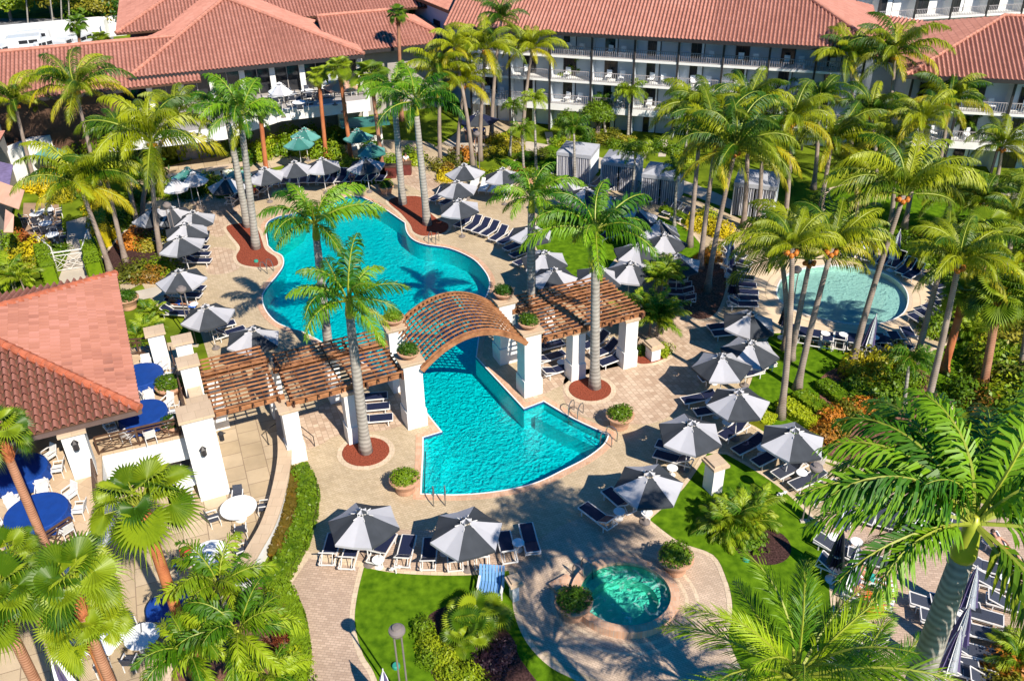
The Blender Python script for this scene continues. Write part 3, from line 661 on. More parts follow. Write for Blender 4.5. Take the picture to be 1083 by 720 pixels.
def pergola(s0,s1,t0,t1,z,label,ns=13):
    o=thing('pergola_roof',ST(s0,t0,0),A24,label,'pergola','cedar pergola roofs'); L=s1-s0; D=t1-t0
    for y in (.25,D-1.1): 
        mb=MB(); mb.box((L/2,y,z-.28),(L+.5,.14,.30)); mb.build('beam',M['wood'],o)
    k=max(2,int(L/1.6)); mb=MB()
    n=max(3,int(L/.62))
    for i in range(n+1): mb.box((.1+(L-.2)*i/n,D/2,z-.06),(.06,D+.3,.13))
    mb.build('rafters',M['wooddark'],o)
    for i in range(k+1):
        if i in(0,k) or i%2==0:
            mb=MB(); mb.box((.05+(L-.1)*i/k,D/2,z-.30),(.12,D+.1,.18)); mb.build('cross_beam',M['wooddark'],o)
    mb=MB()
    for i in range(ns): mb.box((L/2+random.uniform(-.05,.05),.05+(D-.1)*i/(ns-1),z+.045),(L+.1,.070,.08),random.uniform(-.004,.004))
    mb.build('slats',M['wood'],o); return o
pergola(-10.0,-6.75,.5,5.5,3.75,'short cedar slatted pergola beside the white terrace piers',14)
pergola(-6.3,-.55,-.2,4.4,3.75,'cedar slatted pergola between the wall end and the tall potted pillar',13)
pergola(7.5,13.75,-.3,4.5,3.75,'cedar slatted pergola on the right over shaded sun loungers',14)
# arched section
ar=thing('arched_pergola',ST(0,0,0),A24,'curved cedar slatted arch spanning the channel between two pools','pergola')
def arc(x): return 3.75+1.45*(1-((x-3.42)/3.05)**2)
X=[.42+6.0*i/24 for i in range(25)]
for y in (-.35,4.2):
    mb=MB()
    for a,b in zip(X,X[1:]): mb.bar((a,y,arc(a)-.12),(b,y,arc(b)-.12),.12,.26)
    mb.build('arched_beam',M['wood'],ar)
mb=MB()
for i in range(13):
    y=-.25+4.35*i/12
    for a,b in zip(X,X[1:]): mb.bar((a,y,arc(a)+.06),(b,y,arc(b)+.06),.07,.07)
mb.build('slats',M['wood'],ar)
mb=MB()
for i in range(1,24): mb.box((X[i],1.93,arc(X[i])-.04),(.05,4.6,.09))
mb.build('rafters',M['wooddark'],ar)
# ---- hotel block at the back
hd=radians(-16.2); HU=Vector((cos(hd),sin(hd),0)); HV=Vector((-sin(hd),cos(hd),0))
def HP(o,a,b,z=0): return o+HU*a+HV*b+Vector((0,0,z))
H0=G(710,148)                      # point on the front of the patios
def facade(parent,o,u,v,n0,n1,bay,floors,wallm,ground=True,chairs=None):
    ang=atan2(u.y,u.x)
    def bx(mb,a0,a1,b0,b1,z0,z1,mi=0):
        c=o+u*((a0+a1)/2)+v*((b0+b1)/2)+Vector((0,0,(z0+z1)/2)); mb.box(c,(abs(a1-a0),abs(b1-b0),z1-z0),ang,mi)
    A0,A1=n0*bay,n1*bay
    ztop=floors[-1][1]
    for i in range(n0,n1):
        mb=MB(); bx(mb,i*bay,(i+1)*bay,1.6,1.85,0,ztop); mb.build('wall',wallm,parent)
    for zi,(z,zt) in enumerate(floors):
        th=.60 if zi==1 else .20
        if zi>0:
            mb=MB(); bx(mb,A0,A1,0,1.6,z-th,z); mb.build('balcony_slab',M['white'],parent)
        for i in range(n0,n1):
            a=i*bay
            mb=MB(); bx(mb,a+bay*.26,a+bay*.54,1.50,1.6,z+.05,z+1.8); d=mb.build('sliding_door',M['glass'],parent)
            mb=MB(); bx(mb,a+bay*.37,a+bay*.385,1.46,1.5,z+.05,z+1.85); bx(mb,a+bay*.245,a+bay*.26,1.46,1.6,z+.05,z+1.85); bx(mb,a+bay*.54,a+bay*.555,1.46,1.6,z+.05,z+1.85); mb.build('frame',M['dark'],d)
            if random.random()<.7: mb=MB(); q_=random.uniform(.04,.16); bx(mb,a+bay*(.54-q_),a+bay*.535,1.47,1.495,z+.06,z+1.78); mb.build('curtain',M['wtowel'],d)
            mb=MB(); bx(mb,a-.06,a+.06,.1,1.5,z,zt-.1); mb.build('party_wall',wallm,parent)
            if zi>0:
                mb=MB(); rl=.9
                bx(mb,a+.08,a+bay-.08,.03,.09,z+rl-.05,z+rl); bx(mb,a+.08,a+bay-.08,.03,.09,z+.06,z+.1)
                k=int(bay/.2)
                for j in range(k): bx(mb,a+.1+j*(bay-.2)/k,a+.14+j*(bay-.2)/k,.04,.08,z+.1,z+rl-.05)
                mb.build('balcony_railing',M['rail'],parent)
                if chairs is not None:
                    for cc in (.38,.70): chairs.append((o+u*(a+bay*cc)+v*.75+Vector((0,0,z)),ang,zi,i-n0,cc<.5,parent.name))
    for i in range(n0,n1+1):
        mb=MB(); bx(mb,i*bay-.09,i*bay+.09,-.05,.13,0,ztop); mb.build('post',M['dark'],parent)
CHAIRS=[]
hot=thing('hotel_building',(0,0,0),0,'long four storey balcony hotel with pink tile roof across the top of the photo','building')
FL=[(0,2.35),(2.62,4.75),(4.95,7.1),(7.22,9.5)]
facade(hot,H0,HU,HV,-5,4,3.95,FL,M['hotelw'],chairs=CHAIRS)
hx0,hx1=-5*3.95-2.2,4*3.95+1.2
E1=HP(H0,hx0,-.9,9.5);E2=HP(H0,hx1,-.9,9.5);dp=17.0;rz_=9.5+dp/2*.40
R1=HP(H0,hx0,dp/2-.9,rz_);R2=HP(H0,hx1-dp/2,dp/2-.9,rz_);B1=HP(H0,hx0,dp-.9,9.5);B2=HP(H0,hx1,dp-.9,9.5)
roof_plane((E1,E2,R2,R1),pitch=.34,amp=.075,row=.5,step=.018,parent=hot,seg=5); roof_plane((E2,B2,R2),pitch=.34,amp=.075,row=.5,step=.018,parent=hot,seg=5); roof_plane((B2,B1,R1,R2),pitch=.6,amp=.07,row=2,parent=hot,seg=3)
ridge(E2+Vector((0,0,.1)),R2+Vector((0,0,.15)),hot); ridge(R1+Vector((0,0,.12)),R2+Vector((0,0,.15)),hot)
mb=MB(); mb.bar(E1-Vector((0,0,.1)),E2-Vector((0,0,.1)),.14,.3); mb.bar(E2-Vector((0,0,.1)),B2-Vector((0,0,.1)),.14,.3); mb.build('fascia',M['dark'],hot)
mb=MB(); c=HP(H0,(hx0+hx1)/2-.3,dp/2+1.2,4.7); mb.box(c,(hx1-hx0-3.6,dp-4.5,9.4),hd); mb.build('wall',M['hotelw'],hot)
# left cross wing of the hotel, its side wall coloured blue for shade
lw=thing('hotel_wing',(0,0,0),0,'shaded blue side wing of the hotel behind the tall coconut palms','building')
a=G(497,21,9.5); b=G(448,1,9.5); d_=(b-a).normalized(); n_=Vector((-d_.y,d_.x,0)); n_=n_ if n_.x>0 else -n_
L_=34; e1=a; e2=a+d_*L_; q=n_*8
roof_plane((e1,e2,e2+q+Vector((0,0,3.2)),e1+q+Vector((0,0,3.2))),pitch=.34,amp=.075,row=.5,step=.018,parent=lw,seg=5)
roof_plane((e2+q*2,e1+q*2,e1+q+Vector((0,0,3.2)),e2+q+Vector((0,0,3.2))),pitch=.34,amp=.075,row=.5,step=.018,parent=lw,seg=5)
mb=MB(); c=(e1+e2)/2+q; mb.box((c.x+n_.x*.2,c.y+n_.y*.2,4.65),((e2-e1).length-1.5,14.6,9.3),atan2(d_.y,d_.x)); mb.build('wall',M['shade_blue'],lw)
mb=MB(); mb.bar(e1-Vector((0,0,.1)),e2-Vector((0,0,.1)),.14,.3); mb.build('fascia',M['bronze'],lw)
for k,(f0,z0) in enumerate(((3,6.9),(9,6.9),(3,3.9),(15,6.9))):
    mb=MB(); c=e1+d_*f0+n_*.95; mb.box((c.x,c.y,z0),(1.4,.3,1.5),atan2(d_.y,d_.x)); mb.build('window',M['glass'],lw)
# right wing of the hotel
rw=thing('hotel_wing',(0,0,0),0,'right hotel wing with hipped pink tile roof behind the palms at the right edge','building')
K0=G(958,80,8.2); hd2=radians(-13); RU=Vector((cos(hd2),sin(hd2),0)); RV=Vector((-sin(hd2),cos(hd2),0)); L2=30; D2=17; m2=.36
e=[K0,K0+RU*L2,K0+RU*L2+RV*D2,K0+RV*D2]; r1=K0+RU*D2/2+RV*D2/2+Vector((0,0,D2/2*m2)); r2=K0+RU*(L2-D2/2)+RV*D2/2+Vector((0,0,D2/2*m2))
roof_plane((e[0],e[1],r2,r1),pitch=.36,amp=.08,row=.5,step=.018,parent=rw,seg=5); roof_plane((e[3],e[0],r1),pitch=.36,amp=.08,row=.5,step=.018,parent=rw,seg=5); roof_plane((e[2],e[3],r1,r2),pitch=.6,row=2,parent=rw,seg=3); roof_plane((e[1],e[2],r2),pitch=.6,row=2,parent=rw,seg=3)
ridge(e[0]+Vector((0,0,.1)),r1+Vector((0,0,.15)),rw); ridge(r1+Vector((0,0,.12)),r2+Vector((0,0,.12)),rw)
mb=MB(); mb.bar(e[0]-Vector((0,0,.1)),e[1]-Vector((0,0,.1)),.14,.3); mb.bar(e[0]-Vector((0,0,.1)),e[3]-Vector((0,0,.1)),.14,.3); mb.build('fascia',M['dark'],rw)
Fo=K0+RU*.8+RV*.9; Fo.z=0
facade(rw,Fo,RU,RV,0,7,3.95,[(0,2.3),(2.6,4.9),(5.2,8.1)],M['hotelw'],chairs=CHAIRS)
mb=MB(); c=K0+RU*(L2/2)+RV*(D2/2+1); mb.box((c.x,c.y,4.0),(L2-2,D2-4,8.0),hd2); mb.build('wall',M['hotelw'],rw)
# low tiled link between the two
lk=thing('hotel_link',(0,0,0),0,'low tile roofed link between main hotel and right wing','building')
a=G(925,62,7.0); b=G(985,72,7.0); q=RV*7
roof_plane((a,b,b+q+Vector((0,0,2.4)),a+q+Vector((0,0,2.4))),pitch=.36,amp=.08,row=.5,step=.018,parent=lk,seg=5)
mb=MB(); c=(a+b)/2+RV*4; mb.box((c.x,c.y,3.45),((b-a).length-.6,6.6,6.9),hd2); mb.build('wall',M['hotelw'],lk)
# far white block top right
fb=thing('hotel_block',(0,0,0),0,'far white balcony block behind the hotel at the top right','building')
a=G(905,34,0); b=G(1075,5,0); b=a+(b-a)*1.0; u=(b-a).normalized(); u=Vector((cos(radians(9)),sin(radians(9)),0)); v=Vector((-u.y,u.x,0))
a=G(922,22,6.2); a.z=0
facade(fb,a-u*8,u,v,0,9,4.3,[(0,2.9),(3.1,6.0),(6.2,9.1),(9.3,12.2)],M['white'],chairs=None)
mb=MB(); c=a+u*11+v*6; mb.box((c.x,c.y,6.2),(38.5,8,12.4),atan2(u.y,u.x)); mb.build('wall',M['white'],fb)
# ---- lobby and restaurant, top left
ld=radians(18.4); LU=Vector((cos(ld),sin(ld),0)); LV=Vector((-sin(ld),cos(ld),0)); La=G(136,83,7.2)
def LP(a,b,z): return Vector((La.x,La.y,0))+LU*a+LV*b+Vector((0,0,z))
lob=thing('lobby_building',(0,0,0),0,'lobby building with broad hipped pink tile roofs and glazed front at the top left','building')
W_=21.0; sl2=.37
A=LP(0,0,7.2);B=LP(W_,0,7.2);AP2=LP(W_/2-.9,W_/2,7.2+W_/2*sl2); BK=38
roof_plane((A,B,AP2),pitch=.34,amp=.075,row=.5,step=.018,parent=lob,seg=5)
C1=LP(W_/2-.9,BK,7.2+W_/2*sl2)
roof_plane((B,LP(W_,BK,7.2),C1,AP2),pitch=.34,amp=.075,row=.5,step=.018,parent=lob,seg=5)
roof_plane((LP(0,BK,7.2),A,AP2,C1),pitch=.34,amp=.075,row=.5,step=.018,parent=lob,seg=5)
ridge(A+Vector((0,0,.1)),AP2+Vector((0,0,.15)),lob,.17); ridge(B+Vector((0,0,.1)),AP2+Vector((0,0,.15)),lob,.17); ridge(AP2+Vector((0,0,.1)),C1+Vector((0,0,.1)),lob,.17)
# cross gable behind, wide left wing, right wing
def gable(parent,a0,a1,b0,b1,ze,slope,hip0=True,hip1=True,pitch=.34):
    D=b1-b0; h=D/2; zr=ze+h*slope
    e=[LP(a0,b0,ze),LP(a1,b0,ze),LP(a1,b1,ze),LP(a0,b1,ze)]; p=LP(a0+(h if hip0 else 0),b0+h,zr); q=LP(a1-(h if hip1 else 0),b0+h,zr)
    roof_plane((e[0],e[1],q,p),pitch=pitch,amp=.075,row=.5,step=.018,parent=parent,seg=5); roof_plane((e[2],e[3],p,q),pitch=.6,row=2,parent=parent,seg=3)
    up=Vector((0,0,.12))
    if hip0: roof_plane((e[3],e[0],p),pitch=pitch,amp=.075,row=.5,step=.018,parent=parent,seg=5); ridge(e[0]+up,p+up,parent,.17); ridge(e[3]+up,p+up,parent,.17)
    if hip1: roof_plane((e[1],e[2],q),pitch=pitch,amp=.075,row=.5,step=.018,parent=parent,seg=5); ridge(e[1]+up,q+up,parent,.17)
    ridge(p+up,q+up,parent,.17); return e,p,q
gable(lob,-1.0,34,11,37,8.6,.36,True,False)
gable(lob,-30,6,-1.0,12.5,6.6,.36,True,False)
e,p,q=gable(lob,18,30.5,2.6,13.5,6.9,.42,False,True)
mb=MB(); mb.bar(A-Vector((0,0,.15)),B-Vector((0,0,.15)),.14,.34); mb.bar(e[0]-Vector((0,0,.15)),e[1]-Vector((0,0,.15)),.14,.3); mb.bar(LP(-30,-1,6.45),LP(0,-1,6.45),.14,.3); mb.build('fascia',M['dark'],lob)
mb=MB(); c=LP(W_/2,12,3.5); mb.box(c,(W_-2.4,20,7.0),ld); c=LP(24,9,3.4); mb.box(c,(11,9.6,6.8),ld); mb.build('wall',M['greyw'],lob); mb=MB(); c=LP(-15,6,3.3); mb.box(c,(28,12,6.4),ld); mb.build('wall',M['bronze'],lob)
for k in range(7):
    x=1.6+k*2.75; mb=MB(); c=LP(x+1.2,1.95,5.35); mb.box(c,(2.2,.1,2.5),ld); w=mb.build('window',M['glass'],lob)
    mb=MB(); mb.box(LP(x+1.2,1.88,5.35),(.07,.06,2.5),ld); mb.build('mullion',M['greyw'],w)
for k in range(8):
    mb=MB(); mb.box(LP(1.4+k*2.75,1.3,5.4),(.5,.5,3.0),ld); mb.build('column',M['white'],lob)
# restaurant terrace slab in front with white fascia
tr=thing('restaurant_terrace',(0,0,0),0,'raised restaurant terrace with white fascia in front of the lobby','terrace')
poly=[G(*p,4.0) for p in ((236,136),(296,117),(391,106),(391,88),(300,78),(150,86),(110,150))]; poly=[(p.x,p.y) for p in poly]
if area(poly)<0: poly=poly[::-1]
mb=MB(); mb.prism(poly,3.0,4.0); mb.build('fascia',M['white'],tr)
mb=MB(); mb.prism(offset(poly,-.35),4.0,4.015); mb.build('terrace_floor',M['greyw'],tr)
for p in ((298,132),(329,128),(360,125),(386,120),(262,140),(225,148)):
    g_=G(p[0],p[1]+14); mb=MB(); mb.box((g_.x,g_.y+1.0,1.5),(.55,.55,3.0),ld); mb.build('column',M['white'],tr)
mb=MB(); mb.prism(offset(poly,-4.5),0,3.0); mb.build('inner_wall',M['greyw'],tr)
# white boundary wall and service walls
def wall(p,q,h,w,label,m='white',z=0):
    a=G(*p);b=G(*q); o=tag(MB().bar(Vector((a.x,a.y,z+h/2)),Vector((b.x,b.y,z+h/2)),w,h).build('boundary_wall',M[m]),label,'wall'); return o
wall((0,50),(134,37),2.6,.5,'long white service yard wall behind the parked vans')
wall((112,42),(125,32),2.4,.5,'short white wall end by the yard trees')
wall((330,12),(394,8),2.6,.5,'white parapet behind the lobby roof'); 
wall((-20,210),(98,158),3.0,1.2,'white angled wall behind the leaning left palms')
wall((165,205),(240,185),.9,.3,'low white wall between the snack bar and umbrellas')
wall((20,340),(50,322),1.3,.5,'small white wall block beside the yellow shrubs left')
# pink tiled pieces at the left edge, salmon awnings
mb=MB(); lo=thing('awning_building',(0,0,0),0,'dark building edge with salmon and mauve awnings at the left edge','building')
a=G(-40,235);mb.box((a.x-1,a.y,2.6),(9,14,5.2),radians(20)); mb.build('wall',M['greyw'],lo)
for pts,m in (([(-30,165),(14,175),(9,205),(-30,210)],'purple'),([(-2,192),(26,202),(20,222),(-8,212)],'pinkc'),([(6,222),(15,228),(14,246),(4,246)],'pinkc')):
    P_=[G(p[0],p[1],4.2 if i<2 else 3.4) for i,p in enumerate(pts)]
    mb=MB(); n=Vector((0,0,.06)); mb.add(P_+[p+n for p in P_],[(0,1,2,3),(7,6,5,4),(0,4,5,1),(1,5,6,2),(2,6,7,3),(3,7,4,0)]); mb.build('awning',M[m],lo)
a0=G(-30,205,6);a1=G(5,140,6); dd=Vector((-6,-3,2.5))
roof_plane((a0,a1,a1+dd,a0+dd),pitch=.36,parent=lo,seg=5)
# ================================================================ FURNITURE
ORD=['first','second','third','fourth','fifth','sixth','seventh','eighth','ninth','tenth','eleventh','twelfth','thirteenth','fourteenth','fifteenth','sixteenth']
def make_lounger(back, sling, z=-50):
    o=thing('sun_lounger',(0,0,z)); h=.36; W=.66; L=1.98; bl=.72
    mb=MB(); y0=-L/2;y1=L/2; yb=y0+bl
    for x in(-W/2,W/2): mb.bar((x,y0+.02,h),(x,y1,h),.05,.06)
    for y in(y1,yb,y0+.02): mb.bar((-W/2,y,h),(W/2,y,h),.045,.05)
    mb.build('frame',M['metal'],o)
    for x in(-W/2+.02,W/2-.02):
        for y in(y0+.3,y1-.25): mb=MB(); mb.bar((x,y,0),(x,y,h),.045); mb.build('leg',M['metal'],o)
    mb=MB(); mb.box((0,(yb+y1)/2,h+.035),(W-.09,y1-yb-.05,.022)); mb.build('sling',M[sling],o)
    a=radians(back); cy,sz=-cos(a),sin(a)
    mb=MB(); p=Vector((0,yb,h+.04)); q=p+Vector((0,cy*bl,sz*bl)); vs=[]
    n=Vector((0,-sz,-cy))*.011
    w=(W-.09)/2
    for s_ in (1,-1):
        for pt in (p,q): vs+= [pt+n*s_+Vector((-w,0,0)),pt+n*s_+Vector((w,0,0))]
    mb.add(vs,[(0,1,3,2),(4,6,7,5),(0,4,5,1),(2,3,7,6),(0,2,6,4),(1,5,7,3)]); bk=mb.build('backrest',M[sling],o)
    mb=MB()
    for x in(-W/2,W/2): mb.bar(p+Vector((x,0,0)),q+Vector((x,0,0)),.04)
    mb.bar(q+Vector((-W/2,0,0)),q+Vector((W/2,0,0)),.04)
    if back>5:
        for x in(-W/2+.1,W/2-.1): mb.bar(p.lerp(q,.6)+Vector((x,0,-.03)),(x,y0+.12,h),.025)
    mb.build('backrest_frame',M['metal'],bk)
    return o
LG={}
def lounger_proto(k,s):
    if (k,s) not in LG: LG[(k,s)]=[make_lounger(k,s),False]
    return LG[(k,s)]
def lounger(pos,rz,k,s,label,group):
    pr=lounger_proto(k,s)
    if not pr[1]: o=pr[0]; pr[1]=True
    else: o=copy_tree(pr[0])
    o.location=pos; o.rotation_euler=(0,0,rz); tag(o,label,'sun lounger',group); return o
def lrow(pts, d, where, end='left', k=35, s='navy', dev=4, z=.03):
    n=len(pts)
    for i,p in enumerate(pts):
        dd=d[i] if isinstance(d,list) else d
        g_=G(p[0],p[1],.35); g_.z=z
        kk=k[i%len(k)] if isinstance(k,(list,tuple)) else k
        lab=('single sun lounger ' if n==1 else ORD[i]+f' sun lounger from the {end} ')+where
        lounger(g_,heading(p[0],p[1],dd[0],dd[1])+radians(random.uniform(-dev,dev)),kk,s if not isinstance(s,list) else s[i%len(s)],lab,'sun loungers around the pools')
def line(a,b,n): return [(a[0]+(b[0]-a[0])*i/(n-1),a[1]+(b[1]-a[1])*i/(n-1)) for i in range(n)]
lrow([(350,581),(371,585),(404,580),(429,583),(454,586),(481,587),(509,585),(536,579)],[(8,-24),(6,-24),(12,-22),(5,-24),(1,-24),(-1,-24),(-3,-24),(-6,-23)],'in the row below the lower pool',k=[45,45,45,35,35,35])
lrow([(560,570)],(-8,-24),'with black sling at the right end below the lower pool',k=8)
lrow([(632,546),(655,530)],(-18,-15),'in the pair below the front right umbrella',k=[30,40],s='navy')
lrow([(712,485),(714,474)],(-22,-6),'under the white and charcoal umbrella near the garden pillar','bottom',k=[30,20])
lrow([(739,421),(753,434)],(-24,4),'pair left of the middle right umbrella','top',k=10)
lrow([(776,455),(792,471),(813,483),(835,496),(854,508),(871,522)],(-18,9),'in the diagonal row above the curved right lawn','upper left',k=[40,15,20,45,20,20],s=['navy','navy','navy','slate','slate','slate'])
lrow([(903,528),(921,540),(935,543),(947,546),(960,548),(985,556),(998,560),(1012,565)],[(-10,18),(-7,20)]+[(-4,20)]*6,'in the grey row by the big right palm crown',k=[30,8,8,8,8,20,20,20],s='slate')
lrow([(885,580),(921,592),(888,603)],[(16,8),(22,6),(18,8)],'around the closed purple umbrellas bottom right','top',k=[8,8,30],s='slate')
lrow([(913,663),(900,682),(890,700)],(24,15),'in the stack below the sunbathers','top',k=8,s='slate')
lrow([(1033,649),(1034,668),(1031,689),(1026,711),(1052,725)],(22,6),'in the right column behind the big palm trunk','top',k=25,s='slate')
lrow([(1010,640),(1000,657),(1006,700),(988,640)],(20,4),'left of the furled umbrellas beside the big palm trunk','top',k=10,s='slate')
lrow([(1045,600),(1055,618),(1070,640)],(22,6),'behind the drooping right fronds','top',k=20,s='slate')
# wading pool ring
lrow([(902,267),(920,270),(935,274),(948,277),(958,284),(966,289)],[(-6,8),(-7,8),(-8,8),(-9,7),(-11,7),(-12,6)],'on the far side of the wading pool',k=45)
lrow([(992,290),(998,295),(1002,301),(1004,307),(1005,313),(1004,320)],[(-16,2)]*6,'in the stack right of the wading pool','top',k=[35,20,20])
lrow(line((990,330),(975,340),3),(-12,-7),'at the shaded right lower side of the wading pool','top',k=10)
lrow([(838,352),(850,355),(862,358),(875,360),(888,361),(902,362),(916,363),(932,362),(948,360),(962,355)],[(2,-9)]*4+[(0,-9)]*3+[(-4,-8)]*3,'on the near side of the wading pool',k=[45,35])
lrow([(935,366),(948,364)],(-10,-5),'in deep shade below the wading pool',k=10)
lrow([(776,268),(780,276),(778,284),(782,293),(784,301),(786,309),(786,316),(785,322)],[(14,5),(14,4),(14,3),(14,2),(14,1),(14,1),(14,0),(14,0)],'in the column left of the wading pool','top',k=[40,30])
# left column
lrow([(203,239),(204,246),(206,254),(207,262),(208,269),(209,276)],(20,0),'in the upper stack on the left deck','top',k=30)
lrow([(202,304),(198,312),(190,322),(186,331)],(20,1),'in the lower stack on the left deck','top',k=35)
lrow([(232,345),(243,352),(268,368)],(18,-5),'near the left end of the cedar pergola','top',k=40)
lrow([(178,246),(176,256)],(18,0),'tucked behind the left umbrellas','top',k=20)
# far row
lrow([(247,211),(256,206),(272,202),(280,199)],(7,-7),'in front of the snack bar hedge',k=40)
lrow([(292,191),(302,190),(311,190),(321,189),(331,189)],(-2,8),'on the far deck under the centre left umbrellas',k=45)
lrow([(343,189),(352,189),(362,188),(372,188),(382,187),(393,187),(404,187)],(-7,8),'on the far deck before the clipped hedge',k=45)
# centre
lrow([(463,208),(475,212),(483,215)],(-10,6),'beside the twin umbrellas right of the tree bed',k=40)
lrow([(501,196),(512,198),(523,199),(536,200)],(-6,9),'with white towel in the sunny far group',k=35,s='wtowel')
lrow([(491,235),(501,238),(510,241),(519,244),(528,249)],(-12,8),'in the arc right of the upper pool',k=40)
lrow([(538,253),(545,260),(552,267),(556,275)],(-14,6),'in the curved row by the little lawn','top',k=35)
lrow([(575,292),(580,304),(586,310)],(-14,3),'under the umbrella left of the little lawn','top',k=20)
lrow([(593,181),(602,186)],(-9,5),'before the first striped cabana',k=30)
lrow([(633,193),(645,198)],(-9,5),'before the second striped cabana',k=30,s='slate')
lrow([(680,205),(692,209)],(-9,5),'before the third striped cabana',k=30)
lrow([(711,222),(722,228)],(-9,5),'beside the garden path past the cabanas',k=30,s='slate')
lrow([(682,255),(686,263),(690,271),(695,279),(701,287),(706,294)],(-16,1),'in the shaded column under the blue umbrellas','top',k=30)
lrow([(712,296),(716,303),(718,309),(720,316)],(-15,-1),'in the lower shaded column near three trunks','top',k=20)
lrow([(640,250),(652,246),(664,244)],(-10,5),'on the little lawn edge behind the palm',k=35)
lrow([(765,345),(770,352)],(-20,2),'under the upper right dark umbrella','top',k=8)
lrow([(757,398),(790,395),(803,388)],(-16,3),'under the overlapping blue umbrellas','left',k=10)
lrow([(580,366),(582,378),(590,391)],(18,-5),'in the left group under the right pergola','top',k=15)
lrow([(630,362),(640,371),(648,380)],(-18,7),'in the right group under the right pergola','top',k=40)
lrow([(391,420),(393,431),(396,443)],(16,-2),'under the left pergola behind the trunk','top',k=15)
for k_,v_ in list(LG.items()):
    if not v_[1]: bpy.data.objects.remove(v_[0])
# side tables
def make_table():
    o=thing('side_table',(0,0,-50)); mb=MB(); mb.lathe([(.27,.44),(.28,.46),(.27,.48)],20); mb.build('table_top',M['wtowel'],o)
    mb=MB(); mb.lathe([(.04,.03),(.04,.44)],8); mb.build('pedestal',M['metal'],o); mb=MB(); mb.lathe([(.2,0),(.2,.025),(.05,.05)],16); mb.build('base',M['metal'],o); return o
tb=make_table(); first=True
TB=[((400,592),'beside the lounger backs under the left front umbrella'),((469,578),'between loungers left of the second front umbrella'),((548,574),'between the last two loungers below the lower pool'),((655,541),'in shade between two angled loungers'),((684,542),'at the lawn corner below the front right umbrella'),((711,495),'under the umbrella beside the lower lawn pillar'),((751,426),'left of the right hand umbrella pair top'),((758,434),'left of the right hand umbrella pair bottom'),((769,447),'between umbrellas on the right deck'),((806,474),'in the diagonal lounger row in shade'),((848,500),'sunlit in the diagonal lounger row'),((894,523),'at the tip of the long palm frond'),((882,568),'by the lawn edge bottom right'),((906,573),'behind the furled purple umbrella'),((756,399),'under the shaded blue umbrella'),((1012,650),'right of the big palm trunk'),((915,262),'among loungers beyond the wading pool'),((873,353),'between near side wading pool loungers left'),((892,354),'between near side wading pool loungers middle'),((925,357),'between near side wading pool loungers right'),((205,322),'beside the reclining man'),((535,205),'in the far sunny group'),((594,383),'under the right pergola'),((972,552),'beside the grey lounger row'),((1064,612),'behind the right fronds'),((638,186),'in front of the cabanas')]
for p,l in TB:
    o=tb if first else copy_tree(tb); first=False
    g_=G(p[0],p[1],.46); g_.z=.03; o.location=g_; tag(o,'small white round side table '+l,'side table','white side tables')
# umbrellas
def wedge_canopy(mb,r0,r1,z0,z1,n=6,sub=5,droop=.05,m0=0,m1=1,th=0,ph=0):
    for k in range(n):
        a=2*pi*k/n+ph;b=2*pi*(k+1)/n+ph
        for i in range(sub):
            t0,t1=i/sub,(i+1)/sub; vs=[]
            for t,c in ((t0,a),(t0,b),(t1,b),(t1,a)):
                r=r0+(r1-r0)*t; z=z0+(z1-z0)*t-droop*sin(pi*t); vs.append((r*cos(c),r*sin(c),z))
            mid=[]
            # scalloped middle of each panel sags a little
            for t in (t0,t1):
                r=(r0+(r1-r0)*t)*cos(pi/n)*.985; z=z0+(z1-z0)*t-droop*sin(pi*t)-.07*t; c=(a+b)/2; mid.append((r*cos(c),r*sin(c),z))
            V=[vs[0],mid[0],mid[1],vs[3],vs[1],vs[2]]
            mb.add(V,[(0,3,2,1),(1,2,5,4)],m0 if k%2==0 else m1)
def make_umbrella(ma,mb_,name='patio_umbrella',R=1.62):
    o=thing(name,(0,0,-50)); mb=MB(); wedge_canopy(mb,.24,R,2.92,2.30,droop=.015)
    for k in range(6):
        a=2*pi*k/6;b=2*pi*(k+1)/6; zz=2.30
        p=[(R*cos(a),R*sin(a),zz),(R*cos(b),R*sin(b),zz)]; mc=(R*cos(pi/6)*.985*cos((a+b)/2),R*cos(pi/6)*.985*sin((a+b)/2),zz-.07)
        mb.add([p[0],mc,p[1],(p[1][0],p[1][1],zz-.12),(mc[0],mc[1],zz-.19),(p[0][0],p[0][1],zz-.12)],[(0,5,4,1),(1,4,3,2)],k%2)
    cn=mb.build('canopy',[ma,mb_],o)
    mb=MB(); wedge_canopy(mb,.0,.24,3.14,3.05,sub=2,droop=0); mb.build('vent_cap',[ma,mb_],cn)
    for k in range(6):
        a=2*pi*k/6; mb=MB(); mb.bar((.24*cos(a),.24*sin(a),3.06),(.24*cos(a),.24*sin(a),2.9),.02); mb.bar((.03*cos(a),.03*sin(a),2.88),((.5)*cos(a),(.5)*sin(a),2.86),.03); mb.bar((.05*cos(a),.05*sin(a),2.90),((R-.05)*cos(a),(R-.05)*sin(a),2.27),.025); mb.bar((.05*cos(a),.05*sin(a),2.25),(.8*cos(a),.8*sin(a),2.62),.018)
        mb.build('rib',M['metal'],o)
    mb=MB(); mb.tube([(0,0,.05),(0,0,3.13)],.026,8); mb.build('pole',M['metal'],o)
    mb=MB(); mb.lathe([(.02,3.12),(.03,3.16),(.01,3.19)],8); mb.build('finial',M['metal'],o)
    mb=MB(); mb.lathe([(.25,0),(.25,.05),(.10,.09),(.05,.25),(.04,.3)],18); mb.build('base',M['lampgrey'],o)
    return o
UM=make_umbrella(M['char'],M['pale']); used=[False]
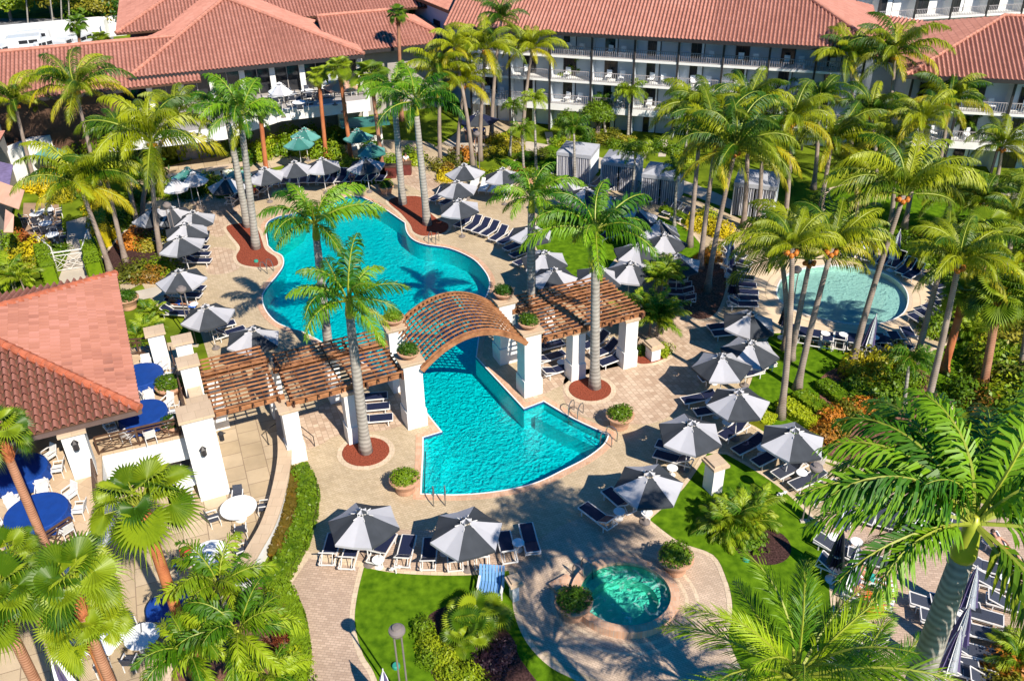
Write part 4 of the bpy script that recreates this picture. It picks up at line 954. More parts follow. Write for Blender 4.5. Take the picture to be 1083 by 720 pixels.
UL=[((190,283),10,'with shaded blue edge topmost of the lower left pair'),((192,248),35,'above the upper left lounger stack'),((193,234),50,'crowded behind another on the left deck'),((182,217),15,'at the upper left deck by dark hedge'),((204,222),40,'half in palm shadow upper left'),((162,218),25,'furthest left by the brown flower bed'),((218,321),28,'over the reclining man group lower left'),((262,345),40,'beside the short cedar pergola'),((240,186),0,'in shade before the snack bar hedge'),((279,175),30,'right of two grey royal palm trunks'),((313,169),15,'over chairs on the far deck left'),((340,166),45,'over chairs on the far deck right'),((387,165),20,'at the clipped hedge beyond the upper pool'),((493,172),0,'highest of the three beside the royal palm bed'),((485,190),20,'middle of the three beside the royal palm bed'),((487,209),35,'lowest of the three beside the royal palm bed'),((533,177),30,'near white towel loungers'),((598,190),5,'mostly white left of the cabanas'),((618,197),25,'dark blue shaded in front of the second cabana'),((645,207),40,'dark blue between two palm trunks mid right'),((674,218),10,'with bright panels past the third cabana'),((696,233),30,'above the mid right lounger column'),((704,246),50,'grey topped in the mid right cluster'),((719,267),15,'deep blue lowest of the mid right cluster'),((672,256),35,'half hidden behind royal fronds'),((561,236),20,'behind the centre palm by the little lawn'),((576,263),40,'upper one left of the little lawn'),((586,282),0,'lower one left of the little lawn'),((632,280),25,'dark behind the centre palm trunk'),((666,275),45,'seen through hanging royal fronds'),((792,328),20,'left of the wading pool'),((795,358),40,'in blue shade with bright stripes'),((768,373),55,'in half shade left of the right lawn'),((785,412),0,'at the lawn edge above the right pillar'),((730,443),30,'over table pair on the right deck'),((840,451),10,'in front of the orange crotons'),((687,497),5,'nearest the curved right lawn'),((383,541),50,'left one of the front pair below the pool'),((492,546),20,'right one of the front pair below the pool')]
def umbrella(pr,used,p,ang,label,cat,group,tilt=True,zt=3.2,zg=.03):
    o=pr if not used[0] else copy_tree(pr); used[0]=True
    g_=G(p[0],p[1],zt); g_.z=zg; o.location=g_
    t=radians(3.2) if tilt else 0
    o.rotation_euler=(random.uniform(-t,t),random.uniform(-t,t),radians(ang)); tag(o,label,cat,group); return o
for p,a,l in UL: umbrella(UM,used,p,a,'charcoal and pale grey hexagonal umbrella '+l,'umbrella','charcoal and pale umbrellas')
UT=make_umbrella(M['teal'],M['tealpale'],R=1.35); used=[False]
for p,a,l,z in (((321,134),0,'under the white terrace fascia left',0),((314,143),20,'in shade beside the terrace columns',0),((379,135),10,'under the white terrace fascia right',0),((49,152),30,'by the orange flowers at far left',0),((196,176),15,'over the snack bar counter left',0),((250,176),15,'over the snack bar counter right',0),((392,150),40,'low beside the blue shaded bar',0)):
    umbrella(UT,used,p,a,'teal green umbrella '+l,'umbrella','teal umbrellas',zg=z)
UW=make_umbrella(M['pale'],M['wtowel'],R=1.05); used=[False]
for p,a,l,z in (((294,86),0,'on the restaurant terrace left part',4.0),((350,74),20,'on the restaurant terrace centre',4.0),((205,181),20,'small beside the snack bar',0),((183,188),40,'low at the snack bar corner',0)):
    umbrella(UW,used,p,a,'white umbrella '+l,'umbrella','white umbrellas',zt=z+3.2,zg=z)
UP=make_umbrella(M['pinkc'],M['pinkc'],R=1.6); umbrella(UP,[False],(359,81),0,'salmon pink umbrella on the restaurant terrace by two fan palms','umbrella',None,zt=7.2,zg=4.0)
UD=make_umbrella(M['char'],M['navy'],R=1.9); umbrella(UD,[False],(507,118),0,'black umbrella by the hotel corner bar among coconut trunks','umbrella',None)
# furled umbrellas
def make_furled(ma,mb_):
    o=thing('furled_umbrella',(0,0,-50)); mb=MB(); n=24
    prof=[(.03,2.95),(.10,2.6),(.17,2.0),(.22,1.45),(.27,1.05),(.29,.95)]
    base=0; vs=[]
    for r,z in prof:
        for k in range(n):
            rr=r*(1+.42*cos(pi*k)) if True else r; a=2*pi*k/n; vs.append((rr*cos(a),rr*sin(a),z))
    for i in range(len(prof)-1):
        for k in range(n):
            a=i*n+k;b=i*n+(k+1)%n; mb.f.append((a,a+n,b+n,b)); mb.m.append((k//4)%2)
    mb.v=vs; mb.build('canopy',[ma,mb_],o)
    mb=MB(); mb.tube([(0,0,.05),(0,0,3.1)],.026,8); mb.build('pole',M['metal'],o)
    mb=MB(); mb.lathe([(.3,0),(.3,.05),(.06,.2)],16); mb.build('base',M['metal'],o)
    mb=MB(); mb.lathe([(.215,1.5),(.22,1.58)],12); mb.build('tie',M['pale'],o); return o
UF=make_furled(M['purple'],M['wtowel']); used=[False]
for p,l in (((898,520),'standing below the long palm frond'),((910,577),'beside the sunbathers bottom right'),((1028,640),'upper one right of the big palm trunk'),((1018,669),'lower one right of the big palm trunk'),((1038,602),'behind the drooping right fronds'),((924,333),'on the near side of the wading pool'),((951,245),'beyond the wading pool'),((776,250),'left of the wading pool by mulch'),((58,690),'on the lower left patio between palm trunks'),((402,712),'at the bottom edge beside the brick walk')):
    umbrella(UF,used,p,random.uniform(0,60),'furled white and purple umbrella '+l,'umbrella','furled umbrellas',zt=3.0)
UFD=make_furled(M['char'],M['navy']); used=[False]
for p,l in (((835,313),'standing at the left rim of the wading pool'),((781,280),'among loungers left of the wading pool'),((893,560),'small beside lawn edge bottom right')):
    umbrella(UFD,used,p,random.uniform(0,60),'furled dark umbrella '+l,'umbrella','furled dark umbrellas',zt=3.0)
# blue cloth dining tables and white chairs
def make_chair(ma,mb_,arms=True):
    o=thing('chair',(0,0,-50)); mb=MB(); mb.box((0,0,.44),(.50,.48,.04)); mb.build('seat',mb_,o)
    mb=MB(); mb.add([(-.24,-.22,.48),(.24,-.22,.48),(.22,-.36,.92),(-.22,-.36,.92),(-.24,-.25,.48),(.24,-.25,.48),(.22,-.39,.92),(-.22,-.39,.92)],[(0,1,2,3),(7,6,5,4),(0,4,5,1),(1,5,6,2),(2,6,7,3),(3,7,4,0)]); mb.build('backrest',mb_,o)
    for x in(-.23,.23):
        for y in(-.22,.22): mb=MB(); mb.bar((x,y,0),(x,y,.44),.035); mb.build('leg',ma,o)
        mb=MB(); mb.bar((x*1.08,.2,.44),(x*1.08,.16,.66),.03); mb.bar((x*1.08,.18,.66),(x*1.05,-.3,.68),.05,.03); mb.build('armrest',ma,o)
    return o
CW=make_chair(M['metal'],M['metal']); cwu=[False]
CD=make_chair(M['metal'],M['slate']); cdu=[False]
def chair(pr,used,loc,rz,label,grp):
    o=pr if not used[0] else copy_tree(pr); used[0]=True; o.location=loc; o.rotation_euler=(0,0,rz); tag(o,label,'chair',grp)
def dtable(p,z,R,n,label,where,blue=True,skip=()):
    c=G(p[0],p[1],z+.76); o=thing('dining_table',(c.x,c.y,z),0,label,'table'); 
    if blue:
        mb=MB(); N=48; vs=[(0,0,.77)]
        for r,zz,w in ((R*.97,.77,0),(R,.75,0),(R+.03,.5,.03),(R+.05,.22,.07)):
            for k in range(N): a=2*pi*k/N; rr=r+w*sin(k*pi/2*1.5); vs.append((rr*cos(a),rr*sin(a),zz))
        fs=[(0,1+k,1+(k+1)%N) for k in range(N)]
        for i in range(3):
            for k in range(N): a=1+i*N+k;b=1+i*N+(k+1)%N; fs.append((a,a+N,b+N,b))
        mb.add(vs,fs); mb.build('tabletop',M['bluecloth'],o)
    else:
        mb=MB(); mb.lathe([(R-.02,.72),(R,.74),(R-.01,.76)],28); mb.build('tabletop',M['wtowel'],o)
    mb=MB(); mb.lathe([(.28,0),(.28,.04),(.05,.1),(.05,.72)],14); mb.build('pedestal',M['metal'],o)
    for k in range(n):
        if k in skip: continue
        a=2*pi*k/n+.3; pr,us=(CW,cwu) if blue else (CD,cdu); rr=R+.18+random.uniform(0,.22)
        chair(pr,us,(c.x+rr*cos(a),c.y+rr*sin(a),z),a+pi/2+radians(random.uniform(-14,14)),ORD[k]+(' white' if blue else ' dark sling')+' armchair going round the '+where,'white chairs around blue tables' if blue else 'dark patio chairs')
    return c
tc1=dtable((151,436),3.2,1.12,9,'large round table under royal blue cloth at the pavilion roof corner','blue table at the pavilion corner')
dtable((148,396),3.2,1.12,9,'large round table under blue cloth half hidden by the roof near the planter','blue table nearest the terracotta planter')
tc3=dtable((38,541),3.2,1.25,8,'large round blue cloth table closest to the lower bronze railing','blue table by the lower railing')
tc4=dtable((18,497),3.2,1.25,8,'large round blue cloth table with palm shadow under the left eave','blue table in palm shadow at left edge')
dtable((252,536),0.02,.85,4,'round pale glass table on the patio below the white lantern pier','glass table below the lantern pier',False)
dtable((196,505),0.02,.8,4,'round pale table in the shade under the white terrace','shaded table under the white terrace',False)
dtable((108,675),0.02,.85,4,'round pale table between the orange fan palm trunks','table between the fan palm trunks',False)
dtable((222,585),0.02,.85,4,'round pale table at the edge of the curved garden wall','table near the red towel',False,(1,))
dtable((150,672),0.02,.7,3,'small dark shaded table right of the tall fan palm trunk','table beside the tall fan palm trunk',False)
dtable((178,640),0.02,.9,0,'blue cloth patio table hidden under green palm fronds','x',True)
# terrace diners furniture on restaurant terrace and patios
k=0
for p,z in (((290,101),4),((307,99),4),((325,96),4),((345,92),4),((372,90),4),((282,112),4),((316,108),4)):
    dtable(p,z,.6,4,'small round terrace table, '+['far left','second from left','third from left','fourth by the pink umbrella','far right','front left','front middle'][k]+' on the restaurant terrace',['far left','second','third','fourth','far right','front left','front middle'][k]+' restaurant terrace table',False); k+=1
for k,p in enumerate(((38,226),(50,222),(48,236),(55,248))): dtable(p,.02,.5,4,'small pale table '+['top left','top right','middle','lower'][k]+' on the little brown patio at left',['top left','top right','middle','lower'][k]+' table of the little brown patio',True if False else False)
# balcony chairs on the hotel
cb=MB(); cb.box((0,0,.42),(.5,.5,.05)); cb.box((0,.26,.7),(.5,.06,.5))
for x in(-.22,.22):
    for y in(-.22,.22): cb.bar((x,y,0),(x,y,.42),.05)
pcb=Proto(cb,'balcony_chair',M['wtowel'])
for (p,a,zi,bi,lf,pn) in CHAIRS:
    if random.random()<.82: solo(pcb,'balcony_chair',p,a+radians(random.uniform(-25,25)),1,f"{'left' if lf else 'right'} white chair on {['ground','lowest','middle','top'][zi]} level balcony, {ORD[bi]} bay from left, {'main hotel' if pn.startswith('hotel_building') else 'right wing'}",'chair','white balcony chairs')
# big pots
def make_pot(prof, plant, label_m='pot'):
    o=thing('planter',(0,0,-50)); mb=MB(); mb.lathe(prof,28); mb.build('pot',M['pot'],o,smooth=False)
    mb=MB(); r,z=prof[-1]; mb.lathe([(r*.85,z-.1),(r*.85,z-.03)],20); mb.build('soil',M['soil'],o)
    c=bpy.data.objects.new('plant',plant.data); COL.objects.link(c); c.parent=o; KIDS.setdefault(o.name,[]).append(c); c.location=(0,0,z+.05); c.scale=(r*.98,r*.98,r*.70); return o
def leaf_ball(n=900, size=.13, seed=1, flat=1.0, name='bush', m=None, shell=.62, core=True, lump=.22):
    R=random.Random(seed); mb=MB(); ph=[(R.uniform(0,6),R.uniform(2,4)) for _ in range(6)]
    def rad(d): return 1+lump*(sin(d.x*ph[0][1]+ph[0][0])*sin(d.y*ph[1][1]+ph[1][0])+.6*sin(d.z*ph[2][1]*1.6+ph[2][0]+d.x*2)+.5*sin(d.x*5+ph[3][0])*sin(d.y*5+ph[4][0]))
    for i in range(n):
        z=R.uniform(-.25,1); a=R.uniform(0,2*pi); q=sqrt(max(0,1-z*z)); d=Vector((q*cos(a),q*sin(a),z))
        rr=rad(d)*(shell+(1.02-shell)*R.random()**.5); p=d*rr; p.z*=flat
        nrm=(d+Vector((R.gauss(0,.55),R.gauss(0,.55),R.gauss(0,.45)+.25))).normalized(); t=nrm.orthogonal().normalized(); t=(Matrix.Rotation(R.uniform(0,6.28),3,nrm)@t); b=nrm.cross(t)
        s=size*R.uniform(.6,1.3); mb.add([p-t*s*.6,p+b*s*.32,p+t*s*.7,p-b*s*.32],[(0,1,2,3)])
    if core:
        N=14
        for i in range(7):
            for k in range(N):
                pts=[]
                for (ii,kk) in ((i,k),(i+1,k),(i+1,k+1),(i,k+1)):
                    th=pi*.62*ii/7; a=2*pi*kk/N; d=Vector((sin(th)*cos(a),sin(th)*sin(a),cos(th))); p=d*rad(d)*shell*.97; p.z*=flat; pts.append(p)
                mb.add(pts,[(0,1,2,3)])
    return Proto(mb,name,m)
PB={c:[leaf_ball(800,.15,i*7+j,1.0,'bush',M['l_'+c]) for j in range(2)] for i,c in enumerate(('green','lime','yellow','orange','red','purple','olive'))}
pot_bush=leaf_ball(900,.17,91,1.0,'pot_plant',M['l_green'],.62,lump=.1)
POT1=make_pot([(.38,0),(.44,.06),(.46,.30),(.62,.62),(.70,.68),(.70,.74),(.64,.76)],pot_bush); used=[False]
POT2=make_pot([(.34,0),(.40,.04),(.60,.22),(.72,.40),(.76,.42),(.76,.50),(.70,.52)],pot_bush); 
def put(pr,used,loc,rz,label,cat,grp=None,sc=1):
    o=pr if not used[0] else copy_tree(pr); used[0]=True; o.location=loc; o.rotation_euler=(0,0,rz); o.scale=sc if isinstance(sc,tuple) else (sc,)*3; return tag(o,label,cat,grp)
for p,l,s in (((429,519),'left of the lower pool near the steps',1.08),((655,451),'at the right tip of the lower pool',1.1),((606,650),'at the left rim of the hot tub',1.15),((713,603),'at the right rim of the hot tub',1.15),((409,205),'at the far edge of the upper pool',.95),((174,387),'round with red flowers on the pavilion terrace',0)):
    if s: put(POT1,used,G(*p),random.uniform(0,6),'terracotta planter with leafy green plant '+l,'planter','terracotta planters',s)
used=[False]
for (s,t),l in (((0,.35),'left front'),((.35,3.9),'left back'),((6.85,.3),'right front'),((6.95,3.9),'right back')):
    put(POT2,used,ST(s,t,4.22),0,f'wide terracotta bowl of greenery on the {l} arch pillar','planter','bowls on the arch pillars',.80)
put(POT2,[True],ST(-11.6,4.0,3.2),1,'wide terracotta bowl with red flowers on the dining terrace by the pier','planter')
put(POT2,[True],ST(-11.9,.75,3.2),1,'small terracotta bowl with flowers at the terrace railing corner','planter',None,.8)
put(POT1,[True],G(137,326),0,'large pale planter beside the pavilion roof edge and garden path','planter',None,1.1)
put(POT1,[True],G(560,194),0,'dark red pot of foliage by the far small lawn','planter',None,.8)
# dark recycling urn, green utility lids
mb=MB(); mb.lathe([(.25,0),(.42,.1),(.45,.5),(.38,.62),(.3,.62),(.3,.5)],20); u_=thing('ash_urn',G(863,489),0,'low round grey stone urn beside the orange crotons','urn'); mb.build('bowl',M['greyw'],u_); mb=MB(); mb.lathe([(.31,.5),(.31,.52)],16); mb.build('sand',M['soil'],u_)
for p,l in (((789,592),'in the dark mulch circle'),((271,277),'in the left red mulch bed'),((419,705),'on the lawn by the lamp post')):
    mb=MB(); mb.lathe([(.16,0),(.16,.12),(.12,.16)],12); o=tag(mb.build('valve_cover',M['utility']),'small green valve cover '+l,'valve cover'); o.location=G(*p,.05)
# ladders and handrails of tubular steel
def hoop(mb,w,pts,off): mb.tube([(off,y,z) for y,z in pts],.028,7)
def ladder(p,rz,label,name='pool_ladder'):
    o=thing(name,G(*p),rz,label,'ladder'); pr=[(.55,0),(.55,.55),(.45,.78),(.2,.86),(-.02,.78),(-.12,.5),(-.15,-.9)]
    for x in(-.28,.28): mb=MB(); hoop(mb,0,pr,x); mb.build('handrail',M['steel'],o)
    mb=MB()
    for z_ in (-.25,-.5,-.75): mb.bar((-.28,-.15,z_),(.28,-.15,z_),.08,.03)
    mb.build('steps',M['steel'],o)
ladder((465,527),heading(465,527,0,10),'steel ladder with dark rails at the lower left corner of the lower pool')
ladder((458,258),heading(458,258,8,-10),'steel ladder at the far side of the upper pool by the mulch')
ladder((285,288),heading(285,288,-10,-4),'steel ladder at the left side of the upper pool')
ladder((607,441),heading(607,441,8,-9),'steel pool ladder near the right palm mulch circle')
ladder((640,466),heading(640,466,12,5),'short steel ladder at the pointed right end of the lower pool')
ladder((620,612),heading(620,612,-12,-9),'steel rails of the hot tub steps')
def rail2(p,q,label,h=.9):
    a=G(*p);b=G(*q);o=thing('handrail',a,0,label,'handrail');d=b-a; mb=MB(); mb.tube([(0,0,0),(0,0,h),(d.x*.25,d.y*.25,h),(d.x,d.y,h*.75),(d.x,d.y,0)],.026,7); mb.build('tube',M['dark'],o); mb=MB(); mb.lathe([(.06,0),(.06,.03)],10); mb.build('flange',M['dark'],o)
rail2((312,459),(333,472),'dark handrail on the ramp right of the curved wall'); rail2((284,470),(296,457),'dark handrail at the patio steps under the pergola'); rail2((300,470),(318,480),'second dark handrail by the front left pergola pillar')
# hot tub
ht=thing('hot_tub',(TC[0],TC[1],0),0,'round raised hot tub with terracotta rim and bubbling green water','hot tub')
R0=ell((0,0),1.92,1.72,0,48); R1_=ell((0,0),2.30,2.10,0,48)
mb=MB(); ring(mb,R0,R1_,.42); wallring(mb,R1_,0,.42); wallring(mb,R0[::-1],.22,.42); mb.build('rim',M['coping'],ht)
mb=MB(); wallring(mb,R0[::-1],-.6,.22); mb.sheet([R0],-.6); ring(mb,ell((0,0),1.45,1.27,0,48),R0,-.1); wallring(mb,ell((0,0),1.45,1.27,0,48)[::-1],-.6,-.1); mb.build('basin',mat('spa_plaster',(.42,.80,.66),.6,.15,3),ht)
tag(MB().sheet([[(p[0]+TC[0],p[1]+TC[1]) for p in ell((0,0),1.915,1.715,0,48)]],.27).build('spa_water',M['water_tub']),kind='structure')
mb=MB(); mb.box((-2.6,.75,.12),(1.0,.7,.24),.6); mb.build('step',M['coping'],ht)
# street lamps with twin poles and disc heads
def lamp(p,h,label,r=.42):
    o=thing('garden_lamp',G(*p),0,label,'lamp','twin pole garden lamps')
    for x in(-.13,.13): mb=MB(); mb.tube([(x,0,0),(x,0,h)],.035,7); mb.build('pole',M['lampgrey'],o)
    mb=MB(); mb.lathe([(.1,h-.15),(.22,h-.08),(r*.9,h+.02),(r,h+.08),(r*.97,h+.17),(.1,h+.26)],28); mb.build('lamp_head',M['lampgrey'],o)
    mb=MB(); mb.lathe([(.18,h+.25),(.16,h+.30),(.02,h+.32)],12); mb.build('cap',M['lampgrey'],o); mb=MB(); mb.box((0,0,.06),(.45,.22,.12)); mb.build('base',M['concrete'],o)
for p,h,l in (((430,752),4.4,'with round grey head on the front lawn'),((851,552),3.2,'at the tip of the curved right lawn'),((206,352+14),3.9,'leaning over the umbrella by the terrace piers'),((190,275),4.2,'between the umbrellas on the left deck'),((506,193),4.2,'near the white towel loungers'),((835,330),3.0,'at the left of the wading pool')):
    lamp(p,h,'garden lamp on two slim poles '+l,.5 if h>4.4 else .3)
# cabanas
def make_cabana(w=3.1,d=3.0,h=2.5):
    o=thing('cabana',(0,0,-50))
    for x in(-w/2,w/2):
        for y in(-d/2,d/2): mb=MB(); mb.bar((x,y,0),(x,y,h),.10); mb.build('post',M['metal'],o)
    mb=MB(); e=.08; mb.add([(-w/2-e,-d/2-e,h),(w/2+e,-d/2-e,h),(w/2+e,d/2+e,h),(-w/2-e,d/2+e,h),(0,0,h+.55)],[(0,1,4),(1,2,4),(2,3,4),(3,0,4),(3,2,1,0)]); mb.add([(-w/2-e,-d/2-e,h-.3),(w/2+e,-d/2-e,h-.3),(w/2+e,d/2+e,h-.3),(-w/2-e,d/2+e,h-.3),(-w/2-e,-d/2-e,h),(w/2+e,-d/2-e,h),(w/2+e,d/2+e,h),(-w/2-e,d/2+e,h)],[(0,1,5,4),(1,2,6,5),(2,3,7,6),(3,0,4,7)]); mb.build('roof',mat('cabana_roof',(.36,.37,.41),.85,.08,2),o)
    def cur(a,b,mm,nm):
        n=60; vs=[];a=Vector(a);b=Vector(b);dd=(b-a).normalized();nn=Vector((-dd.y,dd.x,0))
        for i in range(n+1):
            p=a.lerp(b,i/n)+nn*.05*sin(i*1.35); vs+= [p+Vector((0,0,.04)),p+Vector((0,0,h-.25))]
        mb=MB(); mb.add(vs,[(2*i,2*i+2,2*i+3,2*i+1) for i in range(n)]); return mb.build(nm,mm,o)
    cur((-w/2,-d/2,0),(-w/2+1.50,-d/2,0),M['stripe'],'curtain'); cur((w/2-1.45,-d/2,0),(w/2,-d/2,0),M['stripe'],'curtain'); cur((-w/2,-d/2,0),(-w/2,d/2,0),M['stripe'],'side_curtain'); cur((w/2,-d/2,0),(w/2,d/2,0),M['hotelw'],'side_curtain'); cur((-w/2,d/2,0),(w/2,d/2,0),M['stripe'],'back_curtain')
    return o
CBN=make_cabana(); used=[False]
for p,l in (((611,186),'first from the left of the row behind the loungers'),((657,196),'second in the row with roof touching a fan palm'),((700,210),'third in the row beside the garden path'),((797,222),'by the coconut trunks, striped side showing')):
    g_=G(p[0],p[1]); put(CBN,used,g_,radians(-20),'grey striped curtain cabana '+l,'cabana','striped cabanas',(.92,.92,1.0) if p[0]<780 else (1,1,1.1))
# garden pillar near the lawn, white boards, fence
def gardenpier(p,w,h,label):
    o=thing('garden_pillar',G(*p),A24,label,'pillar'); mb=MB(); mb.box((0,0,h/2),(w,w*1.2,h)); mb.build('shaft',M['white'],o); mb=MB(); mb.box((0,0,h+.07),(w+.3,w*1.2+.3,.14)); mb.box((0,0,h+.2),(w+.1,w*1.2+.1,.12)); mb.build('cap',M['cap'],o)
gardenpier((753,518),.62,1.65,'short white pillar with tan cap at the edge of the curved right lawn')
gardenpier((690,379),.6,.9,'low white bollard block right of the front pergola pillar')
gardenpier((544,633),.30,1.0,'narrow white post between the front lawn and the hot tub plaza')
def blue_bench():
    o=thing('slatted_chair',G(519,628),heading(519,628,-2,12),'blue slatted garden chair facing the palm clump on the lawn','chair'); mb=MB()
    for i in range(8): mb.box((-.49+i*.14,0,.36),(.11,.75,.03))
    mb.build('seat',mat('blue_slats',(.16,.34,.62),.5,.08,4),o)
    mb=MB()
    for i in range(8): mb.bar((-.49+i*.14,-.38,.38),(-.49+i*.14,-.7,1.05),.11,.03)
    mb.build('backrest',mat('blue_slats',(.16,.34,.62),.5,.08,4),o)
    for x in(-.52,.52):
        for y in(-.35,.35): mb=MB(); mb.bar((x,y,0),(x,y,.55 if y>0 else .4),.06); mb.build('leg',M['metal'],o)
        mb=MB(); mb.bar((x,.42,.57),(x,-.45,.6),.1,.03); mb.build('armrest',M['metal'],o)
blue_bench()
gf=railing('garden_gate',G(58,288),G(92,283),0,label='white picket garden gate before the big pavilion roof',h=1.5,m=M['metal'],lattice=True)
railing('garden_fence',G(60,282),G(46,270),0,label='short white fence leading to the garden gate',h=1.5,m=M['metal'])
railing('garden_fence',G(92,283),G(98,262),0,label='white fence right of the garden gate by the clipped hedge',h=1.5,m=M['metal'])
rf=railing('terrace_fence',G(285,112,4),G(388,100,4),4.015,label='dark railing along the restaurant terrace front',h=.9,m=M['dark'],lattice=False)
# snack bar
sb_=thing('snack_bar',(0,0,0),0,'teal roofed snack bar with white counter behind the left umbrellas','bar'); a=G(182,200);b=G(262,186); d_=(b-a); an=atan2(d_.y,d_.x); c=(a+b)/2
mb=MB(); mb.box((c.x,c.y,.55),(d_.length,.7,1.1),an); mb.build('counter',M['white'],sb_); mb=MB(); mb.box((c.x,c.y,1.14),(d_.length+.2,.95,.07),an); mb.build('countertop',M['cap'],sb_)
c2=G(335,160); s2=thing('pool_bar',(0,0,0),0,'long low bar counter with teal canopy under the clipped hedge','bar'); a=G(372,158);b=G(405,155);d_=b-a;c=(a+b)/2; an=atan2(d_.y,d_.x)
mb=MB(); mb.box((c.x,c.y,2.5),(d_.length+1.5,2.6,.12),an); mb.build('canopy',M['teal'],s2); mb=MB(); mb.box((c.x,c.y,.55),(d_.length,.7,1.1),an); mb.build('counter',M['white'],s2)
for x in(-1,1): mb=MB(); p=c+d_.normalized()*x*(d_.length/2); mb.bar((p.x,p.y,0),(p.x,p.y,2.5),.12); mb.build('post',M['metal'],s2)
rw_=[(412,183,'left'),(428,180,'right')]
for x,y,l in rw_:
    g_=G(x+2,y+4); mb=MB(); mb.box((0,0,.5),(.9,.8,1.0)); o=thing('towel_cabinet',g_,0,f'dark red towel cabinet, {l} of the pair at the deck entrance','cabinet'); mb.build('body',M['redfab'] if False else mat('cabinet',(.13,.03,.025),.5,.2,3),o); mb=MB(); mb.box((0,0,1.03),(1.0,.9,.06)); mb.build('top',M['bronze'],o)
# parked vans
def make_van(name,L,W,H,hood):
    o=thing(name,(0,0,-50)); prof=[(-L/2,.35),(L/2,.35),(L/2,.95),(L/2-hood*.85,1.05),(L/2-hood-.25,H-.05),(L/2-hood-.5,H),(-L/2+.15,H),(-L/2,H-.25)]
    mb=MB(); n=len(prof); vs=[(x,-W/2,z) for x,z in prof]+[(x,W/2,z) for x,z in prof]; mb.add(vs,[tuple(range(n)),tuple(range(2*n-1,n-1,-1))]+[(i,i+n,(i+1)%n+n,(i+1)%n) for i in range(n)]); mb.build('body',M['carw'],o)
    for s_ in(-1,1):
        for k in range(2): mb=MB(); mb.box((-L/2+.9+k*1.15,s_*(W/2+.005),H*.72),(1.0,.02,.42)); mb.build('side_window',M['glass'],o)
        for x in(-L/2+.8,L/2-.8): mb=MB(); mb.tube([(x,s_*(W/2-.18),.33),(x,s_*(W/2+.02),.33)],.33,16); mb.build('wheel',M['tyre'],o)
        mb=MB(); mb.box((L/2+.005,s_*(W/2-.3),.75),(.03,.3,.16)); mb.build('headlight',M['wtowel'],o)
    mb=MB(); a=Vector((L/2-hood*.85-.02,0,1.08));b=Vector((L/2-hood-.24,0,H-.08)); mb.add([(a.x+.03,-W/2+.12,a.z),(a.x+.03,W/2-.12,a.z),(b.x+.03,W/2-.18,b.z),(b.x+.03,-W/2+.18,b.z)],[(0,1,2,3)]); mb.build('windscreen',M['glass'],o)
    return o
VA=make_van('parked_van',5.2,1.95,2.2,1.0); CA=make_van('parked_car',4.4,1.8,1.5,1.1)
put(VA,[False],G(24,57),radians(200),'grey white van second from the left in the service yard','van'); put(VA,[True],G(33,50),radians(198),'dark windowed van parked behind the left palm crown','van')
put(CA,[False],G(4,60),radians(70),'pale blue car at the left edge of the service yard','car'); put(CA,[True],G(52,53),radians(60),'light blue car right of the vans','car'); put(CA,[True],G(76,50),radians(75),'white car near the fan palm in the yard','car'); put(CA,[True],G(91,47),radians(75),'silver car behind the roof ridge in the yard','car')
# ================================================================ PALMS
def pinnate(seed, a0, droop, L=1.12, n=34, ll=.30, w=.030, hang=.6, tilt=.5, plum=0, mats=None, name='frond', start=.14, twist=0):
    """frond of about unit reach along +X; leaflets on both sides"""
    R=random.Random(seed); mb=MB(); N=12; pts=[Vector((0,0,0))]; ang=a0; tans=[]
    for i in range(N):
        t=i/N; d=Vector((cos(ang),sin(twist)*t*.25,sin(ang))).normalized(); tans.append(d); pts.append(pts[-1]+d*L/N); ang-=droop/N*(0.5+1.1*t)
    tans.append(tans[-1])
    mb.tube(pts,[.016*(1-.85*i/N)+.002 for i in range(N+1)],4,1,False)
    def at(t):
        x=t*N; i=min(N-1,int(x)); f=x-i; return pts[i].lerp(pts[i+1],f), tans[i].lerp(tans[i+1],f).normalized()
    for k in range(n):
        t=start+(1-start)*(k+.5)/n; p,d=at(t); up=Vector((0,0,1)); side=d.cross(up)
        if side.length<.05: side=Vector((0,1,0))
        side.normalize(); nu=side.cross(d)
        env=(sin(pi*min(1,(t-start)/(1-start)*.86+.14))**.55) if t<.97 else .35
        for s_ in(-1,1):
            lift=R.gauss(.10,.10) if not plum else R.uniform(-plum,plum)
            fw=tilt+.5*t+R.gauss(0,.07)
            dirn=(side*s_*cos(fw)+d*sin(fw)+nu*lift).normalized(); l=ll*env*R.uniform(.85,1.12)
            d2=(dirn+Vector((0,0,-hang*R.uniform(.7,1.3)))).normalized(); d3=(dirn+Vector((0,0,-hang*2.3*R.uniform(.8,1.2)))).normalized()
            wd=d*(w*.5); q0=p; q1=p+dirn*l*.36; q2=q1+d2*l*.34; q3=q2+d3*l*.32
            mb.add([q0-wd*.6,q0+wd*.6,q1+wd,q1-wd,q2+wd*.75,q2-wd*.75,q3],[(0,1,2,3),(3,2,4,5),(5,4,6)],0)
    return mb
